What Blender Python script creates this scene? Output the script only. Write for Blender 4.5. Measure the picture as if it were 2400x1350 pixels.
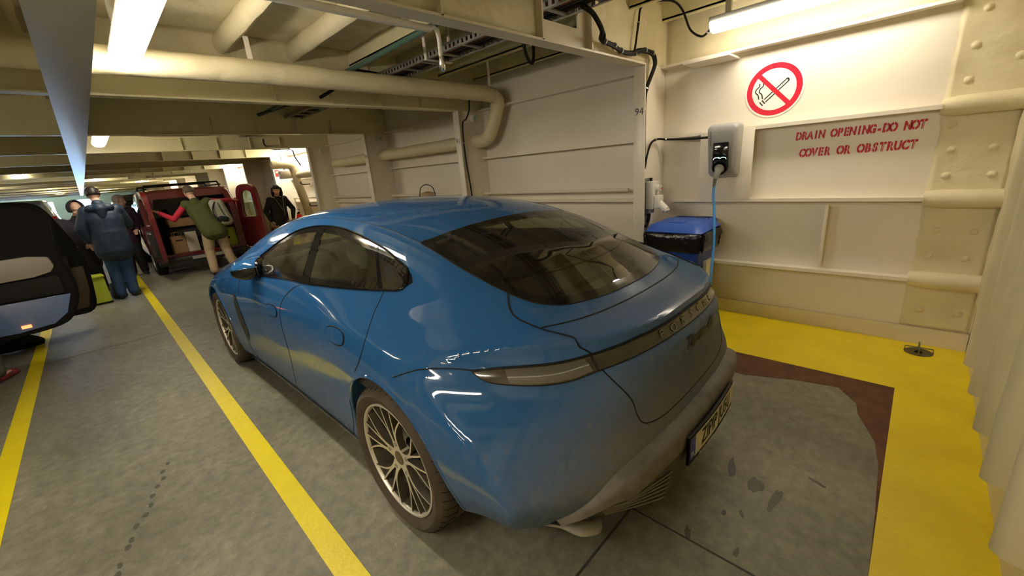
import bpy, bmesh, math, random
import numpy as np
from math import pi, sin, cos, radians
from mathutils import Vector, Matrix
for o in list(bpy.data.objects): bpy.data.objects.remove(o, do_unlink=True)
SC = bpy.context.scene
COL = SC.collection
random.seed(7)
# ---- camera: world axes X = towards the ship's side wall, Y = along the deck, Z = up ; metres
cam = bpy.data.cameras.new('camera'); camo = bpy.data.objects.new('camera', cam); COL.objects.link(camo)
_R = ((0.69178867, 0.25880371, -0.67412838), (-0.71756717, 0.1419442, -0.68187183), (-0.08078235, 0.9554436, 0.28390444))
camo.matrix_world = Matrix.Translation((0, 0, 1.55)) @ Matrix(_R).to_4x4()
cam.sensor_width = 36; cam.lens = 955.96 / 2400 * 36; cam.clip_start = .02; cam.clip_end = 300
SC.camera = camo
# ---- world: pale blue daylight that only enters through the open stern far down the deck
wd = bpy.data.worlds.new('world'); SC.world = wd; wd.use_nodes = True
_b = wd.node_tree.nodes['Background']; _b.inputs[0].default_value = (.36, .62, 1.0, 1); _b.inputs[1].default_value = 12.0
SC.view_settings.view_transform = 'Standard'; SC.view_settings.look = 'None'
SC.view_settings.gamma = 1; SC.view_settings.use_curve_mapping = False
SC.view_settings.exposure = 0.8
LAMP = 30.0                                       # radiance of the fluorescent diffusers
LAMPCOL = (1.0, .89, .71)
SC.cycles.max_bounces = 10; SC.cycles.diffuse_bounces = 6; SC.cycles.glossy_bounces = 5; SC.cycles.transmission_bounces = 8
SC.cycles.sample_clamp_indirect = 6.0; SC.cycles.caustics_reflective = False; SC.cycles.caustics_refractive = False
# ---------------------------------------------------------------- materials
def _nt(name):
    m = bpy.data.materials.new(name); m.use_nodes = True
    return m, m.node_tree, m.node_tree.nodes['Principled BSDF']
def mat(name, col, rough=.5, metal=0., coat=0., noise=0., nscale=6., bump=0., bscale=20., emit=None, estr=0., alpha=None, trans=0., ior=None, ncol=None, spec=None):
    m, nt, b = _nt(name); N = nt.nodes; L = nt.links
    b.inputs['Base Color'].default_value = (*col, 1); b.inputs['Roughness'].default_value = rough; b.inputs['Metallic'].default_value = metal
    if coat: b.inputs['Coat Weight'].default_value = coat; b.inputs['Coat Roughness'].default_value = .03
    if trans: b.inputs['Transmission Weight'].default_value = trans
    if ior: b.inputs['IOR'].default_value = ior
    if spec is not None: b.inputs['Specular IOR Level'].default_value = spec
    if emit: b.inputs['Emission Color'].default_value = (*emit, 1); b.inputs['Emission Strength'].default_value = estr
    if noise or bump:
        tc = N.new('ShaderNodeTexCoord')
    if noise:
        n = N.new('ShaderNodeTexNoise'); n.inputs['Scale'].default_value = nscale; n.inputs['Detail'].default_value = 5; L.new(tc.outputs['Object'], n.inputs['Vector'])
        r = N.new('ShaderNodeValToRGB'); c2 = ncol or tuple(c * (1 - noise) for c in col)
        r.color_ramp.elements[0].position = .3; r.color_ramp.elements[0].color = (*c2, 1); r.color_ramp.elements[1].position = .7; r.color_ramp.elements[1].color = (*col, 1)
        L.new(n.outputs['Fac'], r.inputs['Fac']); L.new(r.outputs['Color'], b.inputs['Base Color'])
    if bump:
        n = N.new('ShaderNodeTexNoise'); n.inputs['Scale'].default_value = bscale; n.inputs['Detail'].default_value = 4; L.new(tc.outputs['Object'], n.inputs['Vector'])
        bp = N.new('ShaderNodeBump'); bp.inputs['Strength'].default_value = bump; bp.inputs['Distance'].default_value = .02
        L.new(n.outputs['Fac'], bp.inputs['Height']); L.new(bp.outputs['Normal'], b.inputs['Normal'])
    return m
M = {}
M['paint'] = mat('cream_paint', (.76, .69, .56), .32, noise=.07, nscale=2.5, bump=.12, bscale=3.0)
M['paint_gloss'] = mat('cream_gloss_paint', (.60, .58, .52), .24, noise=.06, nscale=2.0, bump=.08, bscale=8)
M['paint_ceil'] = mat('olive_cream_ceiling_paint', (.72, .67, .43), .32, noise=.1, nscale=2.0, bump=.15, bscale=4)
M['insul'] = mat('painted_insulation', (.72, .65, .44), .55, noise=.12, nscale=4.0, bump=.9, bscale=5.0)
M['pipe_insul'] = mat('painted_pipe_lagging', (.72, .65, .43), .5, noise=.08, nscale=5, bump=.6, bscale=7.0)
M['white_paint'] = mat('white_wall_paint', (.80, .745, .64), .3, noise=.05, nscale=1.6, bump=.10, bscale=2.5)
M['yellow'] = mat('yellow_floor_paint', (.92, .74, .008), .42, noise=.16, nscale=3.5, bump=.15, bscale=30, ncol=(.80, .61, .008))
M['yellow_line'] = mat('yellow_line_paint', (.88, .72, .008), .42, noise=.08, nscale=9, bump=.1, bscale=40)
M['black'] = mat('black_rubber', (.010, .0095, .009), .6, spec=.2)
M['black_gloss'] = mat('gloss_black_trim', (.008, .008, .009), .08)
M['chrome'] = mat('chrome', (.75, .75, .75), .12, metal=1)
M['steel'] = mat('galvanised_steel', (.42, .42, .40), .4, metal=.7, noise=.2)
M['grey_plastic'] = mat('grey_plastic', (.30, .30, .29), .4)
M['white_plastic'] = mat('white_plastic', (.72, .70, .64), .35)
M['lamp_soft'] = mat('lamp_diffuser_soft', (.9, .9, .9), .4, emit=LAMPCOL, estr=LAMP * .46)
M['lamp'] = mat('lamp_diffuser', (.9, .9, .9), .4, emit=LAMPCOL, estr=LAMP)
M['rust'] = mat('rust', (.16, .062, .025), .75, noise=.5, nscale=9, bump=.4, bscale=30)
def floor_mat():
    m, nt, b = _nt('grey_green_deck_coating'); N = nt.nodes; L = nt.links
    tc = N.new('ShaderNodeTexCoord')
    n1 = N.new('ShaderNodeTexNoise'); n1.inputs['Scale'].default_value = 1.3; n1.inputs['Detail'].default_value = 7; n1.inputs['Roughness'].default_value = .65
    mp = N.new('ShaderNodeMapping'); mp.inputs['Scale'].default_value = (1, .55, 1); mp.inputs['Rotation'].default_value = (0, 0, .5)
    L.new(tc.outputs['Object'], mp.inputs['Vector']); L.new(mp.outputs['Vector'], n1.inputs['Vector'])
    r1 = N.new('ShaderNodeValToRGB'); e = r1.color_ramp.elements
    e[0].position = .30; e[0].color = (.140, .130, .090, 1); e[1].position = .72; e[1].color = (.32, .30, .225, 1)
    k = r1.color_ramp.elements.new(.5); k.color = (.21, .203, .15, 1)
    L.new(n1.outputs['Fac'], r1.inputs['Fac'])
    n2 = N.new('ShaderNodeTexNoise'); n2.inputs['Scale'].default_value = 16; n2.inputs['Detail'].default_value = 8; n2.inputs['Roughness'].default_value = .7; L.new(tc.outputs['Object'], n2.inputs['Vector'])
    r2 = N.new('ShaderNodeValToRGB'); e = r2.color_ramp.elements; e[0].position = .35; e[0].color = (.72, .72, .72, 1); e[1].position = .68; e[1].color = (1.25, 1.25, 1.25, 1)
    L.new(n2.outputs['Fac'], r2.inputs['Fac'])
    mx = N.new('ShaderNodeMixRGB'); mx.blend_type = 'MULTIPLY'; mx.inputs['Fac'].default_value = 1; L.new(r1.outputs['Color'], mx.inputs[1]); L.new(r2.outputs['Color'], mx.inputs[2])
    n3 = N.new('ShaderNodeTexNoise'); n3.inputs['Scale'].default_value = 70; n3.inputs['Detail'].default_value = 2; L.new(tc.outputs['Object'], n3.inputs['Vector'])
    r3 = N.new('ShaderNodeValToRGB'); e = r3.color_ramp.elements; e[0].position = .72; e[0].color = (0, 0, 0, 1); e[1].position = .78; e[1].color = (1, 1, 1, 1); L.new(n3.outputs['Fac'], r3.inputs['Fac'])
    m2 = N.new('ShaderNodeMixRGB'); m2.inputs[2].default_value = (.42, .38, .30, 1); L.new(r3.outputs['Color'], m2.inputs['Fac']); L.new(mx.outputs['Color'], m2.inputs[1])
    L.new(m2.outputs['Color'], b.inputs['Base Color'])
    rr = N.new('ShaderNodeMapRange'); rr.inputs['To Min'].default_value = .34; rr.inputs['To Max'].default_value = .62; L.new(n1.outputs['Fac'], rr.inputs['Value']); L.new(rr.outputs[0], b.inputs['Roughness'])
    bp = N.new('ShaderNodeBump'); bp.inputs['Strength'].default_value = .35; bp.inputs['Distance'].default_value = .01; L.new(n2.outputs['Fac'], bp.inputs['Height']); L.new(bp.outputs['Normal'], b.inputs['Normal'])
    return m
M['floor'] = floor_mat()
# ---------------------------------------------------------------- mesh builder
class MB:
    def __init__(s): s.v = []; s.f = []
    def add(s, vs, fs):
        n = len(s.v); s.v += [tuple(map(float, v)) for v in vs]; s.f += [tuple(i + n for i in f) for f in fs]; return s
    def box(s, a, b, rot=None, c=None):
        (x0, y0, z0), (x1, y1, z1) = a, b
        vs = [(x0, y0, z0), (x1, y0, z0), (x1, y1, z0), (x0, y1, z0), (x0, y0, z1), (x1, y0, z1), (x1, y1, z1), (x0, y1, z1)]
        if rot is not None:
            c = Vector(c or ((x0 + x1) / 2, (y0 + y1) / 2, (z0 + z1) / 2)); vs = [tuple(rot @ (Vector(v) - c) + c) for v in vs]
        return s.add(vs, [(3, 2, 1, 0), (4, 5, 6, 7), (0, 1, 5, 4), (1, 2, 6, 5), (2, 3, 7, 6), (3, 0, 4, 7)])
    def tube(s, pts, r, n=10, cap=True, smooth=False, ell=None):
        P = [Vector(p) for p in pts]
        if smooth: P = catmull(P, smooth if smooth > 1 else 6)
        rs = r if isinstance(r, (list, tuple)) else [r] * len(P)
        if len(rs) != len(P): rs = list(np.interp(np.linspace(0, 1, len(P)), np.linspace(0, 1, len(rs)), rs))
        T = [(P[min(i + 1, len(P) - 1)] - P[max(i - 1, 0)]).normalized() for i in range(len(P))]
        up = Vector((0, 0, 1)) if abs(T[0].z) < .9 else Vector((1, 0, 0))
        u = T[0].cross(up).normalized(); vs = []; fs = []
        for i, p in enumerate(P):
            u = (u - T[i] * u.dot(T[i])).normalized(); w = T[i].cross(u)
            for k in range(n):
                a = 2 * pi * k / n; e = ell or (1, 1)
                vs.append(p + (u * cos(a) * e[0] + w * sin(a) * e[1]) * rs[i])
        for i in range(len(P) - 1):
            for k in range(n): fs.append((i * n + k, i * n + (k + 1) % n, (i + 1) * n + (k + 1) % n, (i + 1) * n + k))
        if cap: fs.append(tuple(range(n))[::-1]); fs.append(tuple((len(P) - 1) * n + k for k in range(n)))
        return s.add(vs, fs)
    def cyl(s, a, b, r, n=16, r2=None): return s.tube([a, b], [r, r if r2 is None else r2], n)
    def lathe(s, prof, n=24, M4=None, closed=False):
        vs = []; fs = []; m = len(prof)
        for k in range(n):
            a = 2 * pi * k / n
            for (r, z) in prof: vs.append((r * cos(a), r * sin(a), z))
        for k in range(n):
            for j in range(m - (0 if closed else 1)):
                j2 = (j + 1) % m
                fs.append((k * m + j, ((k + 1) % n) * m + j, ((k + 1) % n) * m + j2, k * m + j2))
        if M4 is not None: vs = [tuple(M4 @ Vector(v)) for v in vs]
        return s.add(vs, fs)
    def prism(s, poly, d0, d1, axis='x', hole=None):
        """extrude a 2D polygon along an axis: (y,z) for x, (x,z) for y, (x,y) for z"""
        def P(p, d): return (d, p[0], p[1]) if axis == 'x' else (p[0], d, p[1]) if axis == 'y' else (p[0], p[1], d)
        n = len(poly); vs = [P(p, d0) for p in poly] + [P(p, d1) for p in poly]
        fs = [tuple(range(n))[::-1], tuple(range(n, 2 * n))] + [(i, (i + 1) % n, n + (i + 1) % n, n + i) for i in range(n)]
        return s.add(vs, fs)
    def ball(s, c, r, n=14, m=9, sc=(1, 1, 1)):
        vs = []; fs = []
        for j in range(m + 1):
            t = pi * j / m
            for k in range(n):
                a = 2 * pi * k / n; vs.append((c[0] + r * sc[0] * sin(t) * cos(a), c[1] + r * sc[1] * sin(t) * sin(a), c[2] + r * sc[2] * cos(t)))
        for j in range(m):
            for k in range(n): fs.append((j * n + k, (j + 1) * n + k, (j + 1) * n + (k + 1) % n, j * n + (k + 1) % n))
        return s.add(vs, fs)
    def grid(s, rows, flip=False, wrap=False):
        n = len(rows[0]); vs = [p for r in rows for p in r]; fs = []
        for i in range(len(rows) - 1):
            for j in range(n if wrap else n - 1):
                q = (i * n + j, i * n + (j + 1) % n, (i + 1) * n + (j + 1) % n, (i + 1) * n + j); fs.append(q[::-1] if flip else q)
        return s.add(vs, fs)
    def xf(s, M4): s.v = [tuple(M4 @ Vector(v)) for v in s.v]; return s
    def build(s, name, m, parent=None, smooth=True, bevel=0., ang=40, merge=False):
        me = bpy.data.meshes.new(name); me.from_pydata(s.v, [], s.f); me.update()
        bm = bmesh.new(); bm.from_mesh(me)
        if merge: bmesh.ops.remove_doubles(bm, verts=bm.verts, dist=1e-5)
        bmesh.ops.recalc_face_normals(bm, faces=bm.faces)
        if bevel: bmesh.ops.bevel(bm, geom=[e for e in bm.edges if len(e.link_faces) == 2 and e.calc_face_angle(0) > .6], offset=bevel, segments=2, profile=.5, affect='EDGES')
        bm.to_mesh(me); bm.free()
        return link(name, me, m, parent, smooth, ang)
def link(name, me, m, parent=None, smooth=True, ang=40):
    o = bpy.data.objects.new(name, me); COL.objects.link(o)
    if m is not None:
        me.materials.clear(); me.materials.append(M[m] if isinstance(m, str) else m)
    if smooth:
        me.polygons.foreach_set('use_smooth', [True] * len(me.polygons))
        try: me.set_sharp_from_angle(angle=radians(ang))
        except Exception: pass
    if parent is not None: o.parent = parent
    return o
def catmull(P, k=6, closed=False):
    P = [Vector(p) for p in P]; out = []; n = len(P)
    for i in range(n if closed else n - 1):
        if closed: a, b, c, d = P[i - 1], P[i], P[(i + 1) % n], P[(i + 2) % n]
        else: a, b, c, d = P[max(i - 1, 0)], P[i], P[i + 1], P[min(i + 2, n - 1)]
        for j in range(k):
            t = j / k
            out.append(.5 * ((2 * b) + (c - a) * t + (2 * a - 5 * b + 4 * c - d) * t * t + (-a + 3 * b - 3 * c + d) * t ** 3))
    if not closed: out.append(P[-1])
    return out
def tag(o, label=None, cat=None, group=None, kind=None):
    if label: o['label'] = label
    if cat: o['category'] = cat
    if group: o['group'] = group
    if kind: o['kind'] = kind
    return o
def thing(name, label, cat, loc=(0, 0, 0), rz=0., group=None, kind=None):
    o = bpy.data.objects.new(name, None); COL.objects.link(o); o.empty_display_size = .1
    o.location = loc; o.rotation_euler = (0, 0, rz)
    return tag(o, label, cat, group, kind)
def struct(name, mb, m, label=None, smooth=True, **k):
    o = mb.build(name, m, None, smooth, **k); o['kind'] = 'structure'
    if label: o['label'] = label
    return o
def copy_tree(o, parent=None):
    c = o.copy(); COL.objects.link(c); c.parent = parent
    for ch in [x for x in bpy.data.objects if x.parent == o]: copy_tree(ch, c)
    return c
def text_mesh(s, size, ext=0., shear=0., off=0., space=1., align='CENTER'):
    cu = bpy.data.curves.new('text', 'FONT'); cu.body = s; cu.size = size; cu.extrude = ext; cu.shear = shear; cu.offset = off; cu.space_character = space
    cu.align_x = align; cu.align_y = 'CENTER'; cu.resolution_u = 4
    o = bpy.data.objects.new('text', cu); COL.objects.link(o)
    me = bpy.data.meshes.new_from_object(o.evaluated_get(bpy.context.evaluated_depsgraph_get()))
    bpy.data.objects.remove(o, do_unlink=True); bpy.data.curves.remove(cu)
    return me
def R3(ax, deg): return Matrix.Rotation(radians(deg), 3, ax)
# ---------------------------------------------------------------- car body surface (car frame: u right, s forward from the rear axle, z up)
import numpy as np
def pchip_setup(x, y):
    x = np.asarray(x, float); y = np.asarray(y, float)
    h = np.diff(x); d = np.diff(y, axis=0) / (h if y.ndim == 1 else h[:, None])
    m = np.zeros_like(y)
    if y.ndim == 1: h_ = h
    else: h_ = h[:, None]
    m[1:-1] = (d[:-1] * h_[1:] + d[1:] * h_[:-1]) / (h_[1:] + h_[:-1])
    m[0] = d[0]; m[-1] = d[-1]
    return x, y, m
def hermite(t3, q):
    x, y, m = t3
    q = np.clip(q, x[0], x[-1]); i = np.clip(np.searchsorted(x, q) - 1, 0, len(x) - 2)
    h = x[i + 1] - x[i]; t = (q - x[i]) / h
    return ((1 + 2 * t) * (1 - t) ** 2 * y[i] + t * (1 - t) ** 2 * h * m[i] + t * t * (3 - 2 * t) * y[i + 1] + t * t * (t - 1) * h * m[i + 1])
ZC = pchip_setup([-1.2, -.90, -.84, -.76, -.64, -.5, -.3, 0, .3, .6, .95, 1.3, 1.7, 2.0, 2.3, 2.6, 2.85, 3.05, 3.3, 3.6, 3.85, 4.1],
                 [.93, .965, .972, .978, 1.008, 1.063, 1.147, 1.252, 1.327, 1.368, 1.388, 1.388, 1.358, 1.302, 1.205, 1.085, .975, .92, .875, .80, .70, .52])
W_S = [-1.2, -.85, -.6, -.35, -.1, .2, .6, 1.0, 1.5, 2.0, 2.4, 2.9, 3.3, 3.7, 4.1]
W_Z = [.10, .20, .32, .45, .60, .72, .82, .90, .97, 1.04, 1.12, 1.20, 1.28, 1.36, 1.45]
W_T = [ # rows: z, columns: s
 [.60, .70, .78, .84, .86, .86, .86, .86, .86, .86, .86, .86, .82, .74, .6],
 [.70, .75, .79, .875, .92, .915, .905, .905, .905, .91, .92, .93, .90, .82, .7],
 [.80, .85, .88, .93, .955, .94, .925, .92, .925, .935, .95, .955, .93, .86, .74],
 [.87, .925, .945, .965, .97, .95, .935, .93, .935, .945, .96, .97, .945, .87, .75],
 [.88, .935, .965, .982, .983, .965, .948, .942, .945, .952, .965, .975, .95, .87, .74],
 [.85, .91, .955, .98, .984, .972, .955, .948, .948, .952, .963, .968, .935, .84, .70],
 [.79, .84, .905, .95, .966, .962, .948, .940, .940, .940, .948, .945, .89, .78, .62],
 [.68, .74, .82, .885, .925, .935, .927, .920, .918, .918, .92, .88, .80, .68, .52],
 [.52, .60, .69, .775, .845, .875, .892, .893, .893, .888, .875, .76, .64, .52, .4],
 [.44, .50, .57, .675, .755, .815, .846, .853, .853, .835, .79, .62, .5, .4, .3],
 [.38, .43, .50, .59, .675, .748, .785, .795, .793, .765, .70, .5, .4, .3, .2],
 [.32, .37, .43, .525, .61, .685, .722, .732, .727, .69, .61, .4, .3, .2, .1],
 [.25, .30, .36, .455, .545, .618, .655, .665, .656, .60, .50, .3, .2, .1, .1],
 [.2, .25, .3, .40, .475, .535, .570, .580, .565, .50, .40, .2, .1, .1, .1],
 [.1, .1, .2, .28, .36, .42, .455, .465, .445, .38, .30, .1, .1, .1, .1]]
_WT = np.array(W_T).T                                   # s, z
_WZ = [pchip_setup(W_Z, r) for r in _WT]
_wzf = np.linspace(.10, 1.45, 136)
_Wfine = pchip_setup(W_S, np.array([hermite(t, _wzf) for t in _WZ]))   # columns: fine z
def Wf(s, z):
    s = np.atleast_1d(s); z = np.atleast_1d(z); s, z = np.broadcast_arrays(s, z)
    x, y, m = _Wfine
    fz = np.clip((z - .10) / .01, 0, 134.999); j = fz.astype(int); tz = fz - j
    q = np.clip(s, x[0], x[-1]); i = np.clip(np.searchsorted(x, q) - 1, 0, len(x) - 2)
    h = x[i + 1] - x[i]; t = (q - x[i]) / h
    def ev(jj):
        return ((1 + 2 * t) * (1 - t) ** 2 * y[i, jj] + t * (1 - t) ** 2 * h * m[i, jj] + t * t * (3 - 2 * t) * y[i + 1, jj] + t * t * (t - 1) * h * m[i + 1, jj])
    return ev(j) * (1 - tz) + ev(j + 1) * tz
R0 = pchip_setup([.08, .14, .2, .3, .42, .52, .60, .68, .76, .82, .86, .885, .91, .94, .965, .985, 1.02], [-.74, -.78, -.83, -.90, -.952, -.95, -.935, -.93, -.932, -.934, -.926, -.905, -.894, -.891, -.889, -.872, -.80])
RA = pchip_setup([.1, .26, .4, .5, .6, .7, .82, .92, 1.0], [.45, .45, .35, .29, .34, .46, .74, .84, .84])
def rear_s(u, z):
    return hermite(R0, z) + hermite(RA, z) * np.abs(u) ** 3
def front_s(u, z):
    return np.interp(z, [.1, .2, .35, .5, .62, .72, .82, .95], [3.55, 3.80, 3.94, 3.95, 3.92, 3.80, 3.6, 3.3]) - .75 * np.abs(u) ** 3.2
def crown(s):
    return np.interp(s, [-1.1, -.8, -.55, -.3, .2, 1.2, 2.0, 2.8, 3.3, 4.0], [.07, .07, .10, .17, .16, .12, .16, .14, .05, .06])
def ztop(u, s):
    return hermite(ZC, s) - crown(s) * np.abs(u) ** 2.2 + np.interp(s, [2.5, 2.8, 3.5, 4], [0, .03, .05, 0]) * np.exp(-((np.abs(u) - .78) / .16) ** 2)
def smax(a, b, k):
    h = np.clip(.5 + .5 * (a - b) / k, 0, 1)
    return b * (1 - h) + a * h + k * h * (1 - h)
FEAT = [1.0]
def bodyF(u, s, z, off=0.):
    a = np.abs(u) - Wf(s, z)
    b = (z - ztop(u, s)) * .93
    kk = np.interp(s, [-1, -.5, .3, 2.4, 3.2, 4], [.05, .07, .06, .07, .14, .14])
    f = smax(a, b, kk)
    f = smax(f, rear_s(u, z) - s, np.interp(z, [.86, .92], [.025, .009]))
    f = smax(f, s - front_s(u, z), .08)
    f = smax(f, np.interp(s, [-1.1, -.5, -.42, 0, 3, 3.6], [.285, .285, .262, .19, .175, .2]) - z, .03)
    # hollow under the lamp tips
    au = np.abs(u); f = f + FEAT[0] * .016 * np.exp(-((z - .795 + .10 * (au - .68)) / .030) ** 2) * np.clip((au - .50) / .12, 0, 1) * np.clip((.84 - au) / .08, 0, 1) * (s < -.3)
    f = f + FEAT[0] * .008 * np.clip((.871 - z) / .010, 0, 1) * np.clip((au - .60) / .2, 0, 1) * np.clip((-.12 - s) / .12, 0, 1) * np.clip((z - .50) / .25, 0, 1)
    return f - off
def march(o, d, t0, t1, off=0., n=40):
    """outermost crossing of the body along rays o + t d, t from t0 (outside) to t1 (inside)"""
    lo = np.full(len(o), float(t0)); hi = np.full(len(o), float(t1))
    # coarse search first
    ts = np.linspace(t0, t1, 60); found = np.zeros(len(o), bool); prev = lo.copy()
    for t in ts[1:]:
        p = o + d * t
        ins = bodyF(p[:, 0], p[:, 1], p[:, 2], off) < 0
        new = ins & ~found
        hi[new] = t; lo[new] = prev[new]; found |= ins; prev[:] = t
    for _ in range(n):
        mid = (lo + hi) / 2; p = o + d * mid[:, None]
        ins = bodyF(p[:, 0], p[:, 1], p[:, 2], off) < 0
        hi = np.where(ins, mid, hi); lo = np.where(ins, lo, mid)
    r = o + d * ((lo + hi) / 2)[:, None]
    r[~found] = np.nan
    return r
def normals(p, mag=False):
    e = 2e-3; g = np.zeros_like(p)
    for k in range(3):
        a = p.copy(); a[:, k] += e; b = p.copy(); b[:, k] -= e
        g[:, k] = bodyF(a[:, 0], a[:, 1], a[:, 2]) - bodyF(b[:, 0], b[:, 1], b[:, 2])
    ln = np.linalg.norm(g, axis=1, keepdims=True) + 1e-12
    return (g / ln, ln / (2 * e)) if mag else g / ln
# ---------------------------------------------------------------- the setting: a ship's vehicle deck
XW = 4.18; ZB = 2.31; ZC_ = 2.85; YF = [1.91 + 2.6 * k for k in range(24)]; YE = 63.0; YB = -.41
def bump_panel(mb, o, eu, ev, lu, lv, nu, nv, thick, amp, buttons=(), rb=.035, hb=.022, seed=1, nrm=None):
    """quilted insulation panel with dome washers, as one grid"""
    rnd = random.Random(seed); ph = [rnd.uniform(0, 6.28) for _ in range(8)]
    o = Vector(o); eu = Vector(eu); ev = Vector(ev); n = nrm or eu.cross(ev)
    rows = []
    for i in range(nu + 1):
        row = []
        for j in range(nv + 1):
            a = lu * i / nu; b = lv * j / nv
            e = min(1, min(a, lu - a, b, lv - b) / .03 + .25)
            h = thick * e + amp * (sin(a * 7 + ph[0]) * sin(b * 5 + ph[1]) + .6 * sin(a * 17 + b * 9 + ph[2]) + .35 * sin(b * 31 - a * 6 + ph[3]))
            for (p, q) in buttons:
                d = math.hypot(a - p, b - q); h -= .018 * math.exp(-(d / .11) ** 2)
                if d < rb: h += hb * math.sqrt(max(0, 1 - (d / rb) ** 2))
            if i in (0, nu) or j in (0, nv): h = 0
            row.append(o + eu * a + ev * b + n * h)
        rows.append(row)
    mb.grid(rows)
# floor and painted zones
struct('floor', MB().box((-10.2, YB - .25, -.12), (XW + .25, YE, 0)), 'floor', smooth=False)
struct('trim_1', MB().box((3.285, YB, 0.0), (XW, YE, .003)), 'yellow', 'yellow painted strip of deck along the side wall')
struct('trim_2', MB().box((-3.0, YB, 0.0), (3.285, -.068, .003)), 'yellow', 'yellow painted strip of deck in front of the padded end wall')
for i, x in enumerate((.318, -.805)):
    struct('trim_%d' % (3 + i), MB().box((x, YB + .35, 0), (x + .102, 60, .003)), 'yellow_line', ['yellow lane line beside the blue car', 'leftmost yellow lane line'][i])
struct('trim_5', MB().prism([(3.285, -.068), (3.285, 1.2), (2.93, 1.2), (2.95, .70), (3.056, .43), (3.105, .195), (2.95, .09), (2.83, .072), (2.58, -.021), (2.38, -.048), (2.0, -.062), (1.6, -.068)], 0, .002, 'z'), 'rust', 'rust brown corner of bare deck inside the yellow paint', smooth=False)
seam = mat('deck_seam', (.045, .042, .034), .7)
struct('trim_6', MB().box((-.6, .741, 0), (1.39, .751, .0016)).box((1.385, YB + .4, 0), (1.393, .745, .0016)).box((-9, 6.2, 0), (3.2, 6.206, .0012)), seam, 'dark seams between deck plates')
stain = mat('dark_oil_stain', (.095, .088, .064), .5, noise=.4, nscale=30)
sm = MB()
for (x, y, a, b, r) in [(1.93, .48, .09, .022, .3), (1.88, .36, .06, .045, .1), (1.84, .27, .10, .022, -.1), (2.07, .15, .05, .01, 1.2), (1.42, .50, .045, .015, .4), (1.62, .42, .02, .012, .2), (1.66, .36, .03, .01, .5), (1.45, .32, .03, .012, 0)]:
    a *= .8; b *= .8
    sm.prism([(x + a * (1 + .22 * sin(3 * t + x * 40) + .15 * sin(7 * t + y * 30)) * cos(t) * cos(r) - b * sin(t) * sin(r), y + a * cos(t) * sin(r) + b * sin(t) * cos(r)) for t in np.linspace(0, 6.28, 19)[:-1]], 0, .0012, 'z')
for i in range(14):
    t = i / 13; x = -.05 - .32 * t + random.uniform(-.01, .01); y = 3.05 - .95 * t * 1.0 + random.uniform(-.02, .02)
    sm.prism([(x + .012 * cos(k) * random.uniform(.6, 1.4), y + .02 * sin(k)) for k in np.linspace(0, 6.28, 9)[:-1]], 0, .0012, 'z')
struct('trim_7', sm, stain, 'dark oil spots on the deck')
# side wall
wl = MB().box((XW, YB, 0), (XW + .15, YE, ZC_))
struct('wall_right', wl, 'white_paint', smooth=False)
struct('baseboard_right', MB().box((XW - .02, YB + .01, 0.003), (XW, YE, .13)), 'paint', smooth=False)
n = 8
for k in range(-1, 23):
    y0 = -.035 if k < 0 else YF[k] + .012; y1 = YF[k + 1] - .012
    mb = MB()
    for z, d in ((.525, .10), (1.11, .10), (1.71, .10)):
        a0 = y0 + (.0 if k < 0 else .16)
        a1 = y1 - (.12 if k < 0 else 0)
        mb.box((XW - d, a0, z - .012), (XW, a1, z)).box((XW - d - .004, a0, z - .024), (XW - d + .014, a1, z + .004))
    mb.box((XW - .10, y0, 2.315), (XW, y1, 2.335))
    if k < 0: mb.box((XW - .09, .50, .55), (XW - .004, .512, 1.04)).cyl((XW - .085, .506, .56), (XW - .085, .506, 1.06), .012, 8)
    if k >= 0 and k < 6: mb.cyl((XW - .12, y0 + .3, 1.215), (XW - .12, y1, 1.215), .02, 8)
    struct('trim_%d' % n, mb, 'white_paint', 'horizontal stiffening ledges on the side wall'); n += 1
# upper side wall lagging
mb = MB(); bump_panel(mb, (XW, 1.89, 2.345), (0, -1, 0), (0, 0, 1), 2.29, .49, 60, 16, .02, .004, [(.3, .3), (.95, .3), (1.6, .3)], seed=3)
struct('trim_%d' % n, mb, 'insul', 'padded band above the charger wall'); n += 1
# padded return of the side wall near the corner
mb = MB(); B = []
for (z, y) in [(.27, -.13), (.27, -.33), (.68, -.12), (.68, -.30), (.87, -.13), (.87, -.31), (1.25, -.12), (1.25, -.33), (1.42, -.12), (1.42, -.31), (1.58, -.10), (1.85, -.13), (2.05, -.13), (2.25, -.15), (1.95, -.33), (2.2, -.33)]: B.append((-.035 - y, z - .13))
bump_panel(mb, (XW, -.035, .13), (0, -1, 0), (0, 0, 1), .37, 2.7, 56, 400, .028, .0035, B, .021, .016, seed=5)
for z in (.525, 1.11, 1.71): mb.tube([(XW - .045, -.03, z - .01), (XW - .05, -.1, z - .012), (XW - .05, -.40, z - .012)], [.05, .062, .062], 14)
struct('trim_%d' % n, mb, 'insul', 'quilted padding on the side wall beside the corner'); n += 1
struct('baseboard_corner', MB().box((XW - .035, YB + .004, 0.003), (XW - .001, -.035, .135)), 'paint', smooth=False)
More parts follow.
